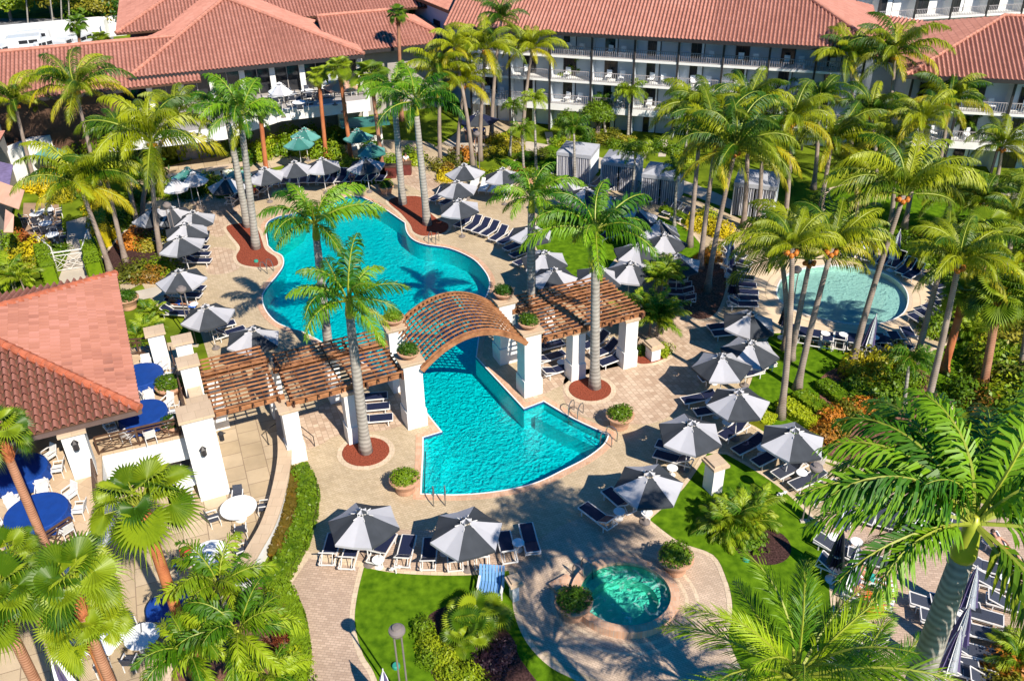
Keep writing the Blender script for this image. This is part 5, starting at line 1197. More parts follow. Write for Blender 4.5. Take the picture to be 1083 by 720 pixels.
def fanleaf(seed, a0, droop, pet=.5, R_=.52, n=26, mats=None):
    R=random.Random(seed); mb=MB(); d=Vector((cos(a0),0,sin(a0))); hub=d*pet; mid=d*pet*.5+Vector((0,0,.03))
    mb.tube([(0,0,0),mid,hub],[.014,.012,.009],4,1,False)
    a1=a0-droop; f=Vector((cos(a1),0,sin(a1))); s_=Vector((0,1,0)); up=s_.cross(f); up=up if up.z>0 else -up
    spread=radians(128)
    for k in range(n):
        th=-spread+2*spread*(k+.5)/n; hw=spread/n*1.02
        l=R_*(1-.18*abs(th)/spread)*R.uniform(.93,1.07)
        def pt(r,t,lift=0): 
            cup=.10*abs(sin(t))*r/R_; v=f*cos(t)+s_*sin(t); return hub+v*r+up*(cup*R_+lift)-Vector((0,0,1))*(.9*max(0,r/R_-.45)**2*R_)
        ra=l*.60; zz=.012
        mb.add([pt(0,th-hw),pt(ra,th-hw,-zz),pt(ra,th,zz),pt(ra,th+hw,-zz)],[(0,1,2),(0,2,3)],0)
        b=pt(l,th); dr=Vector((0,0,-.13*R.uniform(.4,1.4)))
        mb.add([pt(ra,th-hw,-zz),pt(ra,th,zz),pt(l*.85,th+hw*.15,0),pt(l*.85,th-hw*.15,0),b+dr,pt(ra,th+hw,-zz)],[(0,1,3),(1,5,2),(1,2,3),(3,2,4)],0)
    return mb
FR={}
def reg(kind,tier,lst): FR[(kind,tier)]=lst
for j,(tier,a0,dr) in enumerate((('up',1.25,1.5),('mid',.75,1.55),('low',.25,1.35),('hang',-.25,1.0))):
    reg('royal',tier,[Proto(pinnate(100+j*10+k,a0+.08*k,dr+.12*k,n=60,ll=.29,w=.024,hang=.8,tilt=.55,plum=.45),'frond',[M['f_royal' if tier!='hang' else 'f_royal2'],M['rachis']]) for k in range(3)])
    reg('coco',tier,[Proto(pinnate(200+j*10+k,a0+.08*k,dr*1.15+.15*k,L=1.30,n=62,ll=.33,w=.019,hang=1.1,tilt=.5,twist=(-1)**k*.8),'frond',[M['f_coco' if tier in('up','mid') else 'f_coco2'],M['rachis']]) for k in range(3)])
    reg('fox',tier,[Proto(pinnate(300+j*10+k,a0+.06*k,dr*1.2+.2*k,L=1.15,n=44,ll=.34,w=.034,hang=.7,tilt=.55,plum=.7),'frond',[M['f_small'],M['rachis']]) for k in range(2)])
    reg('areca',tier,[Proto(pinnate(400+j*10+k,a0+.1,dr*.9,L=1.1,n=34,ll=.36,w=.036,hang=.4,tilt=.7,plum=.15),'frond',[M['f_fan2' if tier=='mid' else 'f_small'],M['rachis']]) for k in range(2)])
    reg('date',tier,[Proto(pinnate(500+j*10+k,a0,dr*.8,L=1.15,n=60,ll=.27,w=.016,hang=.2,tilt=.75,plum=.35,start=.2),'frond',[M['f_date'],M['rachis']]) for k in range(2)])
    reg('fan',tier,[Proto(fanleaf(600+j*10+k,a0,.5+.35*(j>1)+.2*k),'frond',[M['f_fan'if k else 'f_fan2'],M['rachis']]) for k in range(2)])
SPEC={'royal':(('up',3),('mid',6),('low',5),('hang',1)),'coco':(('up',7),('mid',8),('low',4),('hang',2)),'fox':(('up',4),('mid',7),('low',6)),'fan':(('up',6),('mid',8),('low',6),('hang',3)),'areca':(('up',8),('mid',9),('low',6)),'date':(('up',5),('mid',7),('low',5),('hang',1))}
def crown_layout(kind,seed,dens=1.0):
    R=random.Random(seed); out=[]; off=R.uniform(0,6.28)
    for tier,n in SPEC[kind]:
        n=max(2,round(n*dens)); off+=.5
        for k in range(n):
            out.append((tier,R.randrange(len(FR[(kind,tier)])),off+2*pi*k/n+R.gauss(0,.24),R.uniform(.78,1.18)*(.9 if tier=='hang' else 1),R.gauss(0,.14)))
    return out
# joined crowns for the far, small palms
FARC={}
def far_crown(kind,var):
    if (kind,var) in FARC: return FARC[(kind,var)]
    V=[];F=[];MI=[]; mats=[];
    for tier,k,a,s,t in crown_layout(kind,900+var*31,.95):
        me=FR[(kind,tier)][k].data; mp=[]
        for m in me.materials:
            if m not in mats: mats.append(m)
            mp.append(mats.index(m))
        Mx=Matrix.Rotation(a,4,'Z')@Matrix.Rotation(t,4,'X')@Matrix.Scale(s,4); b=len(V)
        V+= [tuple(Mx@v.co) for v in me.vertices]; F+= [tuple(b+i for i in p.vertices) for p in me.polygons]; MI+= [mp[p.material_index] for p in me.polygons]
    me=bpy.data.meshes.new('crown'); me.from_pydata(V,[],F)
    for m in mats: me.materials.append(m)
    me.polygons.foreach_set('material_index',MI); me.update(); FARC[(kind,var)]=me; return me
TR={'royal':('tr_royal',.27,.18),'coco':('tr_coco',.20,.12),'fox':('tr_royal',.12,.08),'fan':('tr_fan',.24,.20),'areca':('tr_coco',.06,.05),'date':('tr_fan',.25,.2)}
KN={'royal':'royal_palm','coco':'coconut_palm','fox':'foxtail_palm','fan':'fan_palm','areca':'areca_palm','date':'date_palm'}
NP=[0]
COC_UP=[('up',20,1.1),('up',75,1.1),('up',130,1.1),('up',185,1.1),('up',240,.9),('up',300,.9),('up',340,1.0),('mid',5,1.15),('mid',38,1.1),('mid',70,1.1),('mid',100,1.1),('mid',135,1.1),('mid',165,1.15),('mid',192,1.1),('mid',345,1.1),('low',182,1.05),('low',150,1.0),('low',12,1.05),('low',-12,.8),('low',60,1.0),('mid',210,.9)]
BIG=[('mid',178,1.12),('low',170,1.0),('mid',186,1.05),('low',197,.95),('low',208,.9),('hang',297,1.1),('hang',287,1.05),('mid',152,1.0),('mid',133,1.05),('mid',108,1.1),('mid',84,1.1),('up',60,1.0),('mid',44,1.1),('mid',18,1.1),('low',2,1.0),('low',345,1.0),('up',120,.9),('up',200,.6),('up',350,.9),('low',62,1.0),('low',95,1.0),('low',122,1.0),('low',145,.95),('low',28,1.0),('mid',66,1.05),('mid',96,1.05),]
def palm(kind, base, crown, rpx, label, near=None, h=None, thick=1.0, bend=None, cz=None, red=False, sc=1.0, layout=None):
    """base px on the ground, crown px gives height; rpx crown radius in px"""
    NP[0]+=1; sd=NP[0]; g0=G(*base)
    if h is None:
        # height where the crown bearing passes closest to the trunk's range (same distance from the camera, allows lean)
        lo=hgt(base[0],base[1],crown[1]); h=lo
    C=G(crown[0],crown[1],h)
    # distance scale
    zc=(C-Vector((0,0,CH))).dot(_f); r=rpx/CF*zc*sc*{'coco':1.04,'royal':.93}.get(kind,1.0)
    o=thing(KN[kind],g0,0,label,'palm tree','palms of the resort garden'); top=C-g0
    N=12; pts=[]; 
    for i in range(N+1):
        t=i/N
        if kind=='coco': x=t**1.6 if bend is None else t**bend
        else: x=t
        pts.append(Vector((top.x*x,top.y*x,top.z*t)))
    m,r0,r1=TR[kind]; r0*=thick;r1*=thick
    rad=[]
    for i in range(N+1):
        t=i/N
        if kind=='royal': q=r0*(1+.45*max(0,1-t*7))*(1-.30*t)*(1+.10*sin(t*pi))
        else: q=(r0+(r1-r0)*t)*(1+.7*max(0,1-t*9))
        rad.append(q)
    tp=pts; trad=rad
    if kind in('royal','fox'):
        dz=(pts[-1]-pts[-2]).normalized(); qq=pts[-1]-dz*(.30*r if kind=='royal' else .25*r); keep=[i for i,p in enumerate(pts) if p.z<qq.z-.1]; tp=[pts[i] for i in keep]+[qq]; trad=[rad[i] for i in keep]+[rad[-1]*1.02]
    mb=MB(); mb.tube(tp,trad,12 if rpx>40 else 8); mb.build('trunk',M['tr_red'] if red else M[m],o,smooth=True)
    C_=pts[-1]; dirn=(pts[-1]-pts[-2]).normalized()
    if kind in('royal','fox') :
        l=.30*r if kind=='royal' else .25*r; q0=C_-dirn*l
        mb=MB(); mb.tube([q0-dirn*.03,q0+dirn*l*.12,q0+dirn*l*.45,C_-dirn*l*.1,C_+dirn*l*.2],[rad[-1]*1.08,rad[-1]*1.18,rad[-1]*.98,rad[-1]*.72,rad[-1]*.3],12); mb.build('crownshaft',M['shaft'],o,smooth=True)
    if kind=='coco' and rpx>=30:
        mb=MB()
        for k in range(7):
            a=k*.9; c=C_+Vector((.26*cos(a),.26*sin(a),-.22-.1*(k%2))); mb.lathe([(.01,-.15),(.11,-.08),(.13,.02),(.08,.12),(.01,.15)],7,c)
        mb.build('coconuts',M['nut'],o)
    if kind=='fan':
        l=min(1.6,r*.7); q0=C_-dirn*l; mb=MB(); R=random.Random(sd); mb.tube([q0,q0+dirn*l*.5,C_],[rad[-1]*1.02,rad[-1]*1.35,rad[-1]*1.2],10)
        for k in range(90):
            a=R.uniform(0,6.28); t=R.random(); n=Vector((cos(a),sin(a),0)); p=q0+dirn*l*t+n*rad[-1]*1.15; mb.add([p+Vector((-n.y,n.x,0))*.05,p-Vector((-n.y,n.x,0))*.05,p+n*.10+Vector((0,0,.22))],[(0,1,2)])
        mb.build('leaf_bases',M['tr_red'],o)
    if near is None: near=rpx>=32
    if near:
        dens=1.0 if rpx<90 or kind in('fan','fox') else 1.55
        lay=crown_layout(kind,sd*13+5,dens)
        if layout: lay=[(ti,i%len(FR[(kind,ti)]),radians(an),sc_,random.gauss(0,.12)) for i,(ti,an,sc_) in enumerate(layout)]
        for tier,k,a,s,t in lay:
            pr=FR[(kind,tier)][k]; f=bpy.data.objects.new('frond',pr.data); COL.objects.link(f); f.parent=o; KIDS.setdefault(o.name,[]).append(f)
            f.location=C_+Vector((cos(a),sin(a),0))*.06; f.rotation_euler=(Matrix.Rotation(a,4,'Z')@Matrix.Rotation(t*1.5,4,'X')).to_euler(); f.scale=(r*s,r*s*.95,r*s)
    else:
        f=bpy.data.objects.new('crown',far_crown(kind,sd%3)); COL.objects.link(f); f.parent=o; f.location=C_; f.rotation_euler=(0,0,random.uniform(0,6.28)); f.scale=(r,r,r)
    return o
# --- pool side royals
palm('royal',(387,478),(368,318),70,'royal palm in the red mulch circle in front of the left cedar pergola')
palm('royal',(350,392),(333,236),66,'royal palm whose crown covers the left half of the upper pool')
palm('royal',(629,410),(630,244),72,'royal palm in the red mulch circle right of the arch')
palm('royal',(562,368),(562,210),54,'royal palm with mottled trunk just right of the upper pool')
palm('royal',(452,238),(439,108),52,'thick grey royal palm right of the pair in the bed beyond the pool')
palm('royal',(426,216),(416,95),38,'thinner blue shaded royal palm left of the pair in the bed beyond the pool')
palm('royal',(271,263),(254,122),54,'grey royal palm in the kidney shaped red mulch bed on the left deck')
palm('royal',(262,240),(238,112),42,'royal palm standing behind its twin in the left red mulch bed')
# --- left coconuts and fans
palm('coco',(171,272),(160,150),58,'coconut palm with straight trunk beside the left umbrella stack')
palm('coco',(117,288),(84,196),50,'coconut palm with drooping yellow fronds over the small brown patio')
palm('coco',(133,277),(112,185),36,'coconut palm with thick leaning trunk by the brown hedge mounds')
palm('coco',(39,200),(16,110),32,'pale trunked coconut palm leaning over the angled white wall')
palm('coco',(106,200),(80,95),44,'tall coconut palm before the lobby roof corner at left')
palm('coco',(62,168),(42,112),24,'small yellowish coconut palm at the far left wall')
palm('coco',(146,240),(126,140),30,'coconut palm half hidden behind the straight left coconut')
palm('coco',(152,236),(188,120),30,'coconut palm with dark curved trunk behind the left umbrellas')
palm('fan',(92,110),(82,28),16,'slim fan palm with red trunk left one above the left roof ridge',thick=.8)
palm('fan',(110,128),(106,44),15,'slim fan palm with red trunk right one above the left roof ridge',thick=.8)
palm('fan',(425,128),(421,17),14,'lone fan palm rising before the lobby roof right end',thick=.8)
palm('fan',(345,168),(337,82),17,'red trunked fan palm left of two in front of the white terrace',thick=.8,red=True)
palm('fan',(372,172),(359,74),20,'red trunked fan palm right of two in front of the white terrace',thick=.8,red=True)
palm('fan',(405,182),(393,85),26,'fan palm between the teal umbrella and the royal pair',thick=.8)
palm('fan',(282,185),(275,118),16,'red fan palm trunk behind the royal palms near the hedge',thick=.9,red=True)
palm('coco',(508,170),(514,52),34,'coconut palm with highest crown before the hotel wing left trunk')
palm('coco',(520,150),(530,22),26,'coconut palm at the back before the hotel wing')
palm('coco',(553,150),(563,52),28,'coconut palm against the left end of the hotel balconies')
palm('coco',(466,180),(465,75),32,'coconut palm behind the royal pair left of the bar')
palm('coco',(484,174),(492,88),30,'yellow fronded coconut palm right of the royal pair')
palm('coco',(500,178),(480,50),24,'green coconut palm between lobby and hotel wing')
palm('fox',(539,165),(543,112),14,'small palm by the hotel corner bar')
# --- hotel garden
for b,c,r,l in (((612,128),(606,72),24,'tall pair of foxtail palms left in front of the balconies'),((664,145),(666,98),22,'foxtail palm in front of the middle balconies'),((725,160),(729,108),24,'foxtail palm near the right half of the balconies'),((608,194),(607,136),20,'foxtail palm with pale trunk before the first cabana'),((668,214),(672,162),21,'foxtail palm whose crown hides the second cabana roof'),((554,183),(552,138),16,'foxtail palm left one on the small garden lawn'),((567,180),(565,106),15,'foxtail palm right one on the small garden lawn'),((713,239),(716,180),19,'foxtail palm before the third cabana'),((800,158),(806,100),20,'foxtail palm against the hotel right half'),((640,140),(637,108),13,'smallest foxtail palm near the round topiary'),((1012,174),(1022,130),17,'foxtail palm before the right wing'),((1066,228),(1074,190),17,'low foxtail palm near the path at the right edge'),((845,150),(850,95),20,'foxtail palm below the hotel right corner'),((780,150),(775,112),16,'foxtail palm behind the big coconut group')): palm('fox',b,c,r,l)
# --- central right coconut grove
palm('coco',(740,284),(757,150),56,'coconut palm centre trunk of three by the left wading pool loungers')
palm('coco',(748,308),(778,158),54,'coconut palm front trunk of three by the left wading pool loungers')
palm('coco',(729,261),(742,122),44,'coconut palm rear trunk of three by the left wading pool loungers')
palm('coco',(800,250),(806,150),44,'coconut palm beside the striped cabana')
palm('coco',(828,250),(838,128),40,'dark fronded coconut palm behind the wading pool')
palm('coco',(864,240),(880,150),42,'coconut palm at the left edge of the bright lawn')
palm('coco',(786,240),(790,110),36,'coconut palm in the dense group before the hotel')
palm('coco',(898,170),(899,62),36,'coconut palm at the hotel right corner with dark trunk')
palm('coco',(932,175),(947,58),42,'coconut palm before the link roof with upright fronds')
palm('coco',(925,200),(920,120),36,'coconut palm in front of the hotel link')
palm('coco',(941,240),(945,150),32,'thin grey trunk coconut palm left on the bright lawn')
palm('coco',(956,242),(975,128),34,'thin grey trunk coconut palm right on the bright lawn')
palm('coco',(990,190),(1004,108),34,'coconut palm in front of the right wing roof corner')
palm('coco',(1050,208),(1060,155),32,'coconut palm with orange base by the far garden path')
palm('coco',(860,200),(866,105),28,'coconut palm rear of the grove under the hotel eave')
palm('coco',(836,380),(857,274),68,'big coconut palm with orange nuts leaning over the wading pool left end',layout=COC_UP)
palm('coco',(825,442),(838,262),40,'coconut palm with longest pale trunk beside the right deck umbrellas',layout=COC_UP)
palm('coco',(843,412),(880,262),48,'coconut palm with trunk crossing the wading pool left part',layout=COC_UP)
palm('coco',(830,370),(824,258),30,'coconut palm with wide flared foot at the lawn top',layout=COC_UP)
palm('coco',(900,390),(956,206),62,'strongly leaning coconut palm crossing the wading pool middle',layout=COC_UP)
palm('coco',(972,460),(1014,278),54,'broad crowned palm with pale trunk at the right of the wading pool')
palm('coco',(968,384),(1000,262),36,'curved trunk coconut palm right of the shaded loungers')
palm('fan',(998,392),(1019,318),30,'red trunk fan palm among the right shrubs',red=True)
palm('fan',(1039,414),(1056,318),44,'fan palm with pinkish trunk right of the red trunk palm')
palm('coco',(1075,404),(1090,270),44,'coconut palm cut by the right photo edge')
palm('coco',(1060,300),(1072,232),34,'coconut palm with low crown above the right shrubs')
palm('fox',(956,428),(962,380),28,'short foxtail palm in the brown mulch bed behind the big fronds')
palm('fan',(1040,320),(1040,250),34,'fan palm behind the right palm cluster')
# --- foreground giants
def fg(kind,crown,h,r,label,lean=(0,0),thick=1.0,red=False,layout=None):
    C=G(crown[0],crown[1],h); gx,gy=C.x+lean[0],C.y+lean[1]; b=proj(gx,gy,0); zc=(C-Vector((0,0,CH))).dot(_f)
    return palm(kind,b,crown,r*CF/zc,label,near=True,h=h,thick=thick,red=red,layout=layout)
fg('royal',(1030,553),14.2,4.1,'huge foreground royal palm with ringed grey trunk at the lower right',(.1,.1),1.45,layout=BIG)
fg('date',(842,716),9.6,3.1,'foreground palm with stiff bright fronds at the bottom right')
fg('date',(905,745),6.0,3.0,'second foreground palm with stiff fronds cut by the bottom edge')
fg('fan',(149,535),8.8,2.1,'foreground fan palm with thick orange fibrous trunk at lower left',(.2,0),.95,True)
fg('fan',(76,622),8.6,1.85,'foreground fan palm left of the orange trunked one',(.3,-.2),.8)
fg('fan',(92,668),6.6,1.6,'short orange trunk fan palm at the lower left',(.1,0),.8,True)
fg('fan',(0,462),9.2,1.6,'fan palm cut by the left edge over the blue tables',(.3,-.2),.8)
fg('fan',(-2,640),9.0,1.7,'fan palm at the bottom left corner',(.2,0),.8)
fg('fan',(12,590),7.0,1.3,'small fan palm above the lower white terrace',(.2,0),.7)
fg('fox',(232,618),5.0,1.9,'deep green foxtail palm by the curved garden wall lower left')
fg('fox',(252,668),5.4,2.0,'brown trunk foxtail palm nearest the brick walk lower left')
fg('fox',(200,690),5.0,1.8,'leftmost green foxtail palm at the bottom')
fg('fox',(283,716),4.2,1.4,'light green foxtail palm at the bottom by the brick walk')
# --- clumping arecas
def clump(p,r,label,kind='areca',h=.35,dens=3):
    g_=G(*p); o=thing('areca_clump',g_,0,label,'palm clump','areca clumps'); R=random.Random(int(p[0]*7+p[1])); mb=MB()
    spots=[(R.gauss(0,r*.28),R.gauss(0,r*.28)) for _ in range(dens)]
    for x,y in spots: mb.tube([(x,y,0),(x,y,h+.1)],.06,6)
    mb.build('stems',M['tr_coco'],o)
    for i,(x,y) in enumerate(spots):
        for tier,k,a,s,t in crown_layout(kind,int(p[0])+i*17,.55):
            pr=FR[(kind,tier)][k]; f=bpy.data.objects.new('frond',pr.data); COL.objects.link(f); f.parent=o
            f.location=(x,y,h); f.rotation_euler=(Matrix.Rotation(a,4,'Z')@Matrix.Rotation(t,4,'X')).to_euler(); q=r*s*.8; f.scale=(q,q,q)
clump((498,668),1.75,'bright yellow green palm clump on the front lawn beside the blue chair','fan',.25,6)
clump((780,556),1.7,'yellow green palm clump beside the dark mulch circle',dens=10)
clump((690,350),2.0,'tall feathery areca clump at the right end of the pergola',h=1.4,dens=6)
clump((700,325),1.6,'pale feathery areca clump behind the pergola right end',h=2.2,dens=4)
clump((152,356),1.4,'low feathery clump beside the pavilion roof edge',dens=4); clump((160,335),1.2,'second low clump by the garden path planter',dens=3)
clump((16,305),1.8,'bright green clump at the left edge above the pavilion roof',h=.8,dens=4)
clump((1068,700),1.5,'reddish brown clump under the drooping right fronds',dens=3)
clump((1020,360),1.6,'broad leaved clump among right shrubs',dens=4); clump((1060,388),1.5,'dark clump near the right edge trunk',dens=4)
clump((618,186),.8,'small clump between first and second cabana',dens=3); clump((668,198),.8,'small clump between second and third cabana',dens=3); clump((708,214),.9,'small clump right of the third cabana',dens=3)
clump((300,205),.1,'tiny tuft',dens=1) if False else None
clump((1045,300),1.8,'golden clump behind the right palms',dens=4); clump((1075,330),1.8,'golden clump at the right edge',dens=4)
# ================================================================ SHRUBS AND HEDGES
NB=[0]
def bush(p,r,h,c,label,z=0):
    NB[0]+=1; pr=PB[c][NB[0]%2]; g_=G(p[0],p[1],z)
    return solo(pr,'shrub',g_+Vector((0,0,.05)),random.uniform(0,6),(r,r*random.uniform(.85,1.1),h),label,'shrub','garden shrubs')
CN={'green':'green','lime':'lime green','yellow':'golden yellow','orange':'orange leaved','red':'dark red','purple':'purple black','olive':'olive brown'}
def bushes(lst,where,end='left'):
    cnt={}
    for it in lst: cnt[it[2]]=cnt.get(it[2],0)+1
    seen={}
    for (p,r,c,h) in lst:
        k=seen.get(c,0); seen[c]=k+1
        lab=(CN[c]+' shrub '+where) if cnt[c]==1 else f'{ORD[k]} {CN[c]} shrub from the {end} {where}'
        bush(p,r,h,c,lab)
bushes([((905,398),1.1,'yellow',1.3),((925,392),1.2,'yellow',1.4),((945,388),1.1,'yellow',1.3),((918,408),1.0,'yellow',1.1),((902,412),.9,'lime',1.0),((935,402),.9,'lime',1.0),((952,395),.9,'yellow',1.0),((960,405),1.0,'green',1.3),((935,422),1.1,'green',1.2),((920,425),1.0,'green',1.1),((948,415),.9,'green',1.1)],'in the bed behind the right lawn')
bushes([((880,448),1.0,'orange',1.0),((895,440),.8,'olive',.8),((910,434),.9,'orange',.9),((872,462),.9,'orange',.8),((925,440),.6,'olive',.6),((888,458),.7,'olive',.7),((900,425),.7,'lime',.7),((858,468),.6,'lime',.6)],'in the croton bed beside the umbrella')
bushes([((790,573),.9,'lime',.9),((770,566),.8,'green',.8)],'beside the dark mulch circle')
bushes([((452,682),.55,'lime',.55),((458,700),.6,'green',.6),((470,706),.7,'lime',.7),((480,716),.7,'lime',.7),((462,690),.6,'lime',.6),((448,668),.55,'green',.6),((496,722),.8,'lime',.7)],'on the front lawn below the palm clump')
bushes([((520,700),.8,'purple',.6),((532,694),.7,'purple',.5)],'in the dark bed by the front lawn')
bushes([((142,258),1.3,'orange',1.1),((158,262),1.1,'olive',1.0),((172,258),1.0,'olive',1.0),((142,292),1.3,'olive',1.1),((158,294),1.2,'orange',1.0),((174,286),1.1,'lime',1.1),((150,290),1.0,'lime',.9)],'in the brown mulch bed left of the deck')
bushes([((24,275),1.4,'yellow',1.4),((40,272),1.3,'yellow',1.4),((35,285),1.2,'yellow',1.2),((20,292),1.2,'lime',1.2),((14,262),1.0,'green',1.2),((48,284),.9,'green',1.0),((58,270),1.1,'green',.9),((28,258),.8,'red',1.1)],'near the small brown patio left')
bushes([((66,212),1.1,'yellow',1.2),((52,205),1.1,'yellow',1.2),((38,200),1.2,'yellow',1.0),((72,198),1.2,'lime',1.4),((84,205),1.2,'green',1.3),((60,185),1.3,'yellow',1.2),((75,178),1.3,'lime',1.2),((48,165),1.1,'orange',1.1),((60,168),1.0,'red',1.0)],'below the angled white wall')
bushes([((105,225),1.0,'yellow',1.5),((107,240),1.0,'yellow',1.4),((112,252),1.0,'yellow',1.3),((100,212),1.0,'lime',1.3),((125,240),1.0,'green',1.2),((140,232),1.1,'green',1.3)],'along the left garden path','top')
bushes([((170,204),1.4,'green',1.2),((186,206),1.4,'green',1.3),((202,206),1.4,'green',1.2),((150,210),1.2,'green',1.3),((222,200),1.3,'lime',1.6),((236,206),1.0,'green',1.0)],'in the hedge before the snack bar')
bushes([((260,172),1.2,'green',1.3),((275,168),1.3,'lime',1.4),((300,162),1.4,'lime',1.5),((320,162),1.4,'lime',1.5),((338,165),1.4,'green',1.4),((356,165),1.3,'lime',1.4),((366,150),1.1,'green',1.5),((310,152),1.2,'green',1.8),((330,150),1.2,'lime',1.8),((350,150),1.2,'green',1.5),((287,160),1.2,'lime',1.6),((392,160),1.1,'green',1.3)],'in the planting before the white restaurant terrace')
bushes([((366,176),1.2,'lime',1.0),((378,178),1.1,'lime',.9),((400,178),1.1,'lime',1.0),((414,174),1.1,'green',1.0),((440,172),1.2,'lime',1.2),((432,168),1.0,'green',1.2)],'in the clipped hedge behind the far loungers')
bushes([((466,180),1.0,'olive',1.2),((474,184),1.0,'orange',1.1),((482,172),1.0,'olive',1.3),((492,166),1.1,'orange',1.1),((472,190),.9,'yellow',.8),((486,187),.9,'yellow',.7),((512,190),.9,'lime',.7),((522,186),.9,'lime',.7),((505,186),.8,'yellow',.7)],'in the beds near the hotel corner bar')
bushes([((524,152),1.0,'yellow',1.1),((534,154),1.0,'yellow',1.0),((545,158),1.1,'olive',.8),((528,162),1.1,'yellow',.7),((516,164),1.0,'olive',.7)],'beside the corner bar coconut trunks')
bushes([((572,166),1.3,'olive',.7),((584,166),1.2,'green',.6),((556,168),1.1,'green',.6),((590,152),.9,'green',.8),((600,155),1.0,'lime',.8),((634,150),1.2,'olive',.9),((647,148),1.3,'olive',1.0),((660,152),1.1,'olive',.9),((650,156),1.0,'green',.8),((675,158),.9,'green',.8),((694,158),1.0,'green',.9),((712,162),1.1,'green',.9),((725,170),1.0,'lime',.8),((620,152),1.0,'green',.9)],'in the hotel garden beds')
bushes([((560,190),1.0,'green',1.0),((578,192),1.0,'green',.8),((585,184),.9,'lime',.8),((548,186),.8,'red',.9)],'around the far small lawn')
bushes([((738,240),1.1,'yellow',1.0),((752,244),1.1,'yellow',1.0),((764,248),1.0,'yellow',.9),((744,234),1.0,'lime',1.1),((756,268),.9,'olive',.8),((748,276),.9,'orange',.8)],'beside the three coconut trunks')
bushes([((1010,200),1.4,'green',1.0),((1030,198),1.4,'green',.9),((1050,198),1.4,'green',.9),((1065,200),1.2,'green',.9),((985,196),1.2,'lime',1.0)],'in the clipped hedge on the bright lawn')
bushes([((1060,372),1.6,'olive',1.6),((1078,362),1.6,'olive',1.7),((1040,352),1.4,'lime',1.5),((1085,385),1.4,'green',1.4),((1070,345),1.5,'lime',1.5),((985,352),1.0,'lime',1.2),((992,345),1.0,'lime',1.2),((1030,330),1.5,'green',1.6),((1055,340),1.4,'yellow',1.6),((1010,330),1.2,'green',1.3),((960,275),1.1,'green',.9),((975,280),1.1,'green',1.1),((1000,275),1.3,'green',1.3),((1020,268),1.3,'olive',1.3),((1050,285),1.4,'green',1.4),((1075,300),1.5,'lime',1.5)],'in the dense planting at the right')
bushes([((690,372),.7,'lime',.8),((700,374),.7,'lime',.8),((682,374),.6,'green',.7)],'at the foot of the feathery clump')
bushes([((300,650),.7,'orange',.6),((302,680),.8,'red',.6),((290,640),.7,'lime',.7),((308,705),.8,'lime',.7),((270,640),.8,'green',.7),((310,730),.8,'green',.7)],'in the lower left bed by the brick walk','top')
bushes([((1070,715),1.0,'orange',1.0),((1055,735),1.0,'olive',1.0)],'under the drooping fronds lower right')
bushes([((1050,400),1.6,'green',1.8),((1065,410),1.6,'olive',1.8),((1080,425),1.7,'green',1.8),((1045,385),1.4,'lime',1.5),((1055,425),1.5,'lime',1.6),((1072,445),1.6,'green',1.7),((1040,430),1.3,'orange',1.2),((1020,420),1.2,'green',1.3),((1085,350),1.8,'lime',1.8),((1035,310),1.5,'lime',1.7),((1060,318),1.6,'yellow',1.7),((1000,300),1.2,'green',1.2),((1082,410),1.5,'yellow',1.6)],'among the trunks at the far right')
bushes([((905,258),1.2,'green',1.3),((925,256),1.2,'lime',1.2),((945,262),1.2,'green',1.4),((965,268),1.3,'green',1.4),((985,262),1.4,'olive',1.5),((1010,252),1.5,'green',1.6),((1035,262),1.5,'lime',1.6),((1060,262),1.6,'green',1.6),((1080,270),1.6,'lime',1.6)],'behind the wading pool loungers')
bushes([((8,185),2.0,'green',2.0),((30,178),2.0,'lime',2.0),((70,165),2.0,'green',2.2),((88,170),1.8,'lime',2.0)],'in front of the angled white wall')
for b,c,r,l in (((1000,250),(1005,205),32,'low dark coconut palm behind the wading pool loungers'),((905,232),(902,178),30,'coconut palm between bright lawn and grove'),((1035,262),(1040,214),30,'coconut palm above the dense right hedge'),((1080,262),(1084,205),30,'coconut palm at the right edge by the bright lawn')): palm('coco',b,c,r,l)
# clipped hedges
def hedge(pts,w,h,c,label,dens=150):
    P_=[G(*p) for p in pts]; c2=[Vector((v.x,v.y,0)) for v in smooth([(q.x,q.y) for q in P_],False,4)] if len(pts)>2 else [Vector((p.x,p.y,0)) for p in P_]
    R=random.Random(int(pts[0][0]*3+pts[0][1])); mb=MB(); o0=c2[0]
    for a,b in zip(c2,c2[1:]): mb.bar(a-o0+Vector((0,0,h*.47)),b-o0+Vector((0,0,h*.47)),w*.9,h*.94)
    tot=sum((b-a).length for a,b in zip(c2,c2[1:])); n=int(tot*(w+2*h)*dens)
    for i in range(n):
        t=R.random()*tot; 
        for a,b in zip(c2,c2[1:]):
            l=(b-a).length
            if t<=l: break
            t-=l
        d=(b-a).normalized(); s_=Vector((-d.y,d.x,0)); p=a+d*t; q=R.random()*(w+2*h); wav=1+.05*sin(p.x*3)+.05*sin(p.y*4)
        if q<w: p=p+s_*(q-w/2)+Vector((0,0,h*wav)); n_=Vector((0,0,1))
        elif q<w+h: p=p+s_*(w/2*wav)+Vector((0,0,q-w)); n_=s_
        else: p=p-s_*(w/2*wav)+Vector((0,0,q-w-h)); n_=-s_
        n_=(n_+Vector((R.gauss(0,.5),R.gauss(0,.5),R.gauss(0,.5)+.2))).normalized(); tt=n_.orthogonal().normalized(); tt=Matrix.Rotation(R.uniform(0,6.28),3,n_)@tt; bb=n_.cross(tt); s=.075*R.uniform(.7,1.4)
        p=p-o0+n_*.03; mb.add([p-tt*s,p+bb*s*.55,p+tt*s,p-bb*s*.55],[(0,1,2,3)])
    o=mb.build('hedge',M['l_'+c]); o.location=o0; tag(o,label,'hedge','clipped hedges')
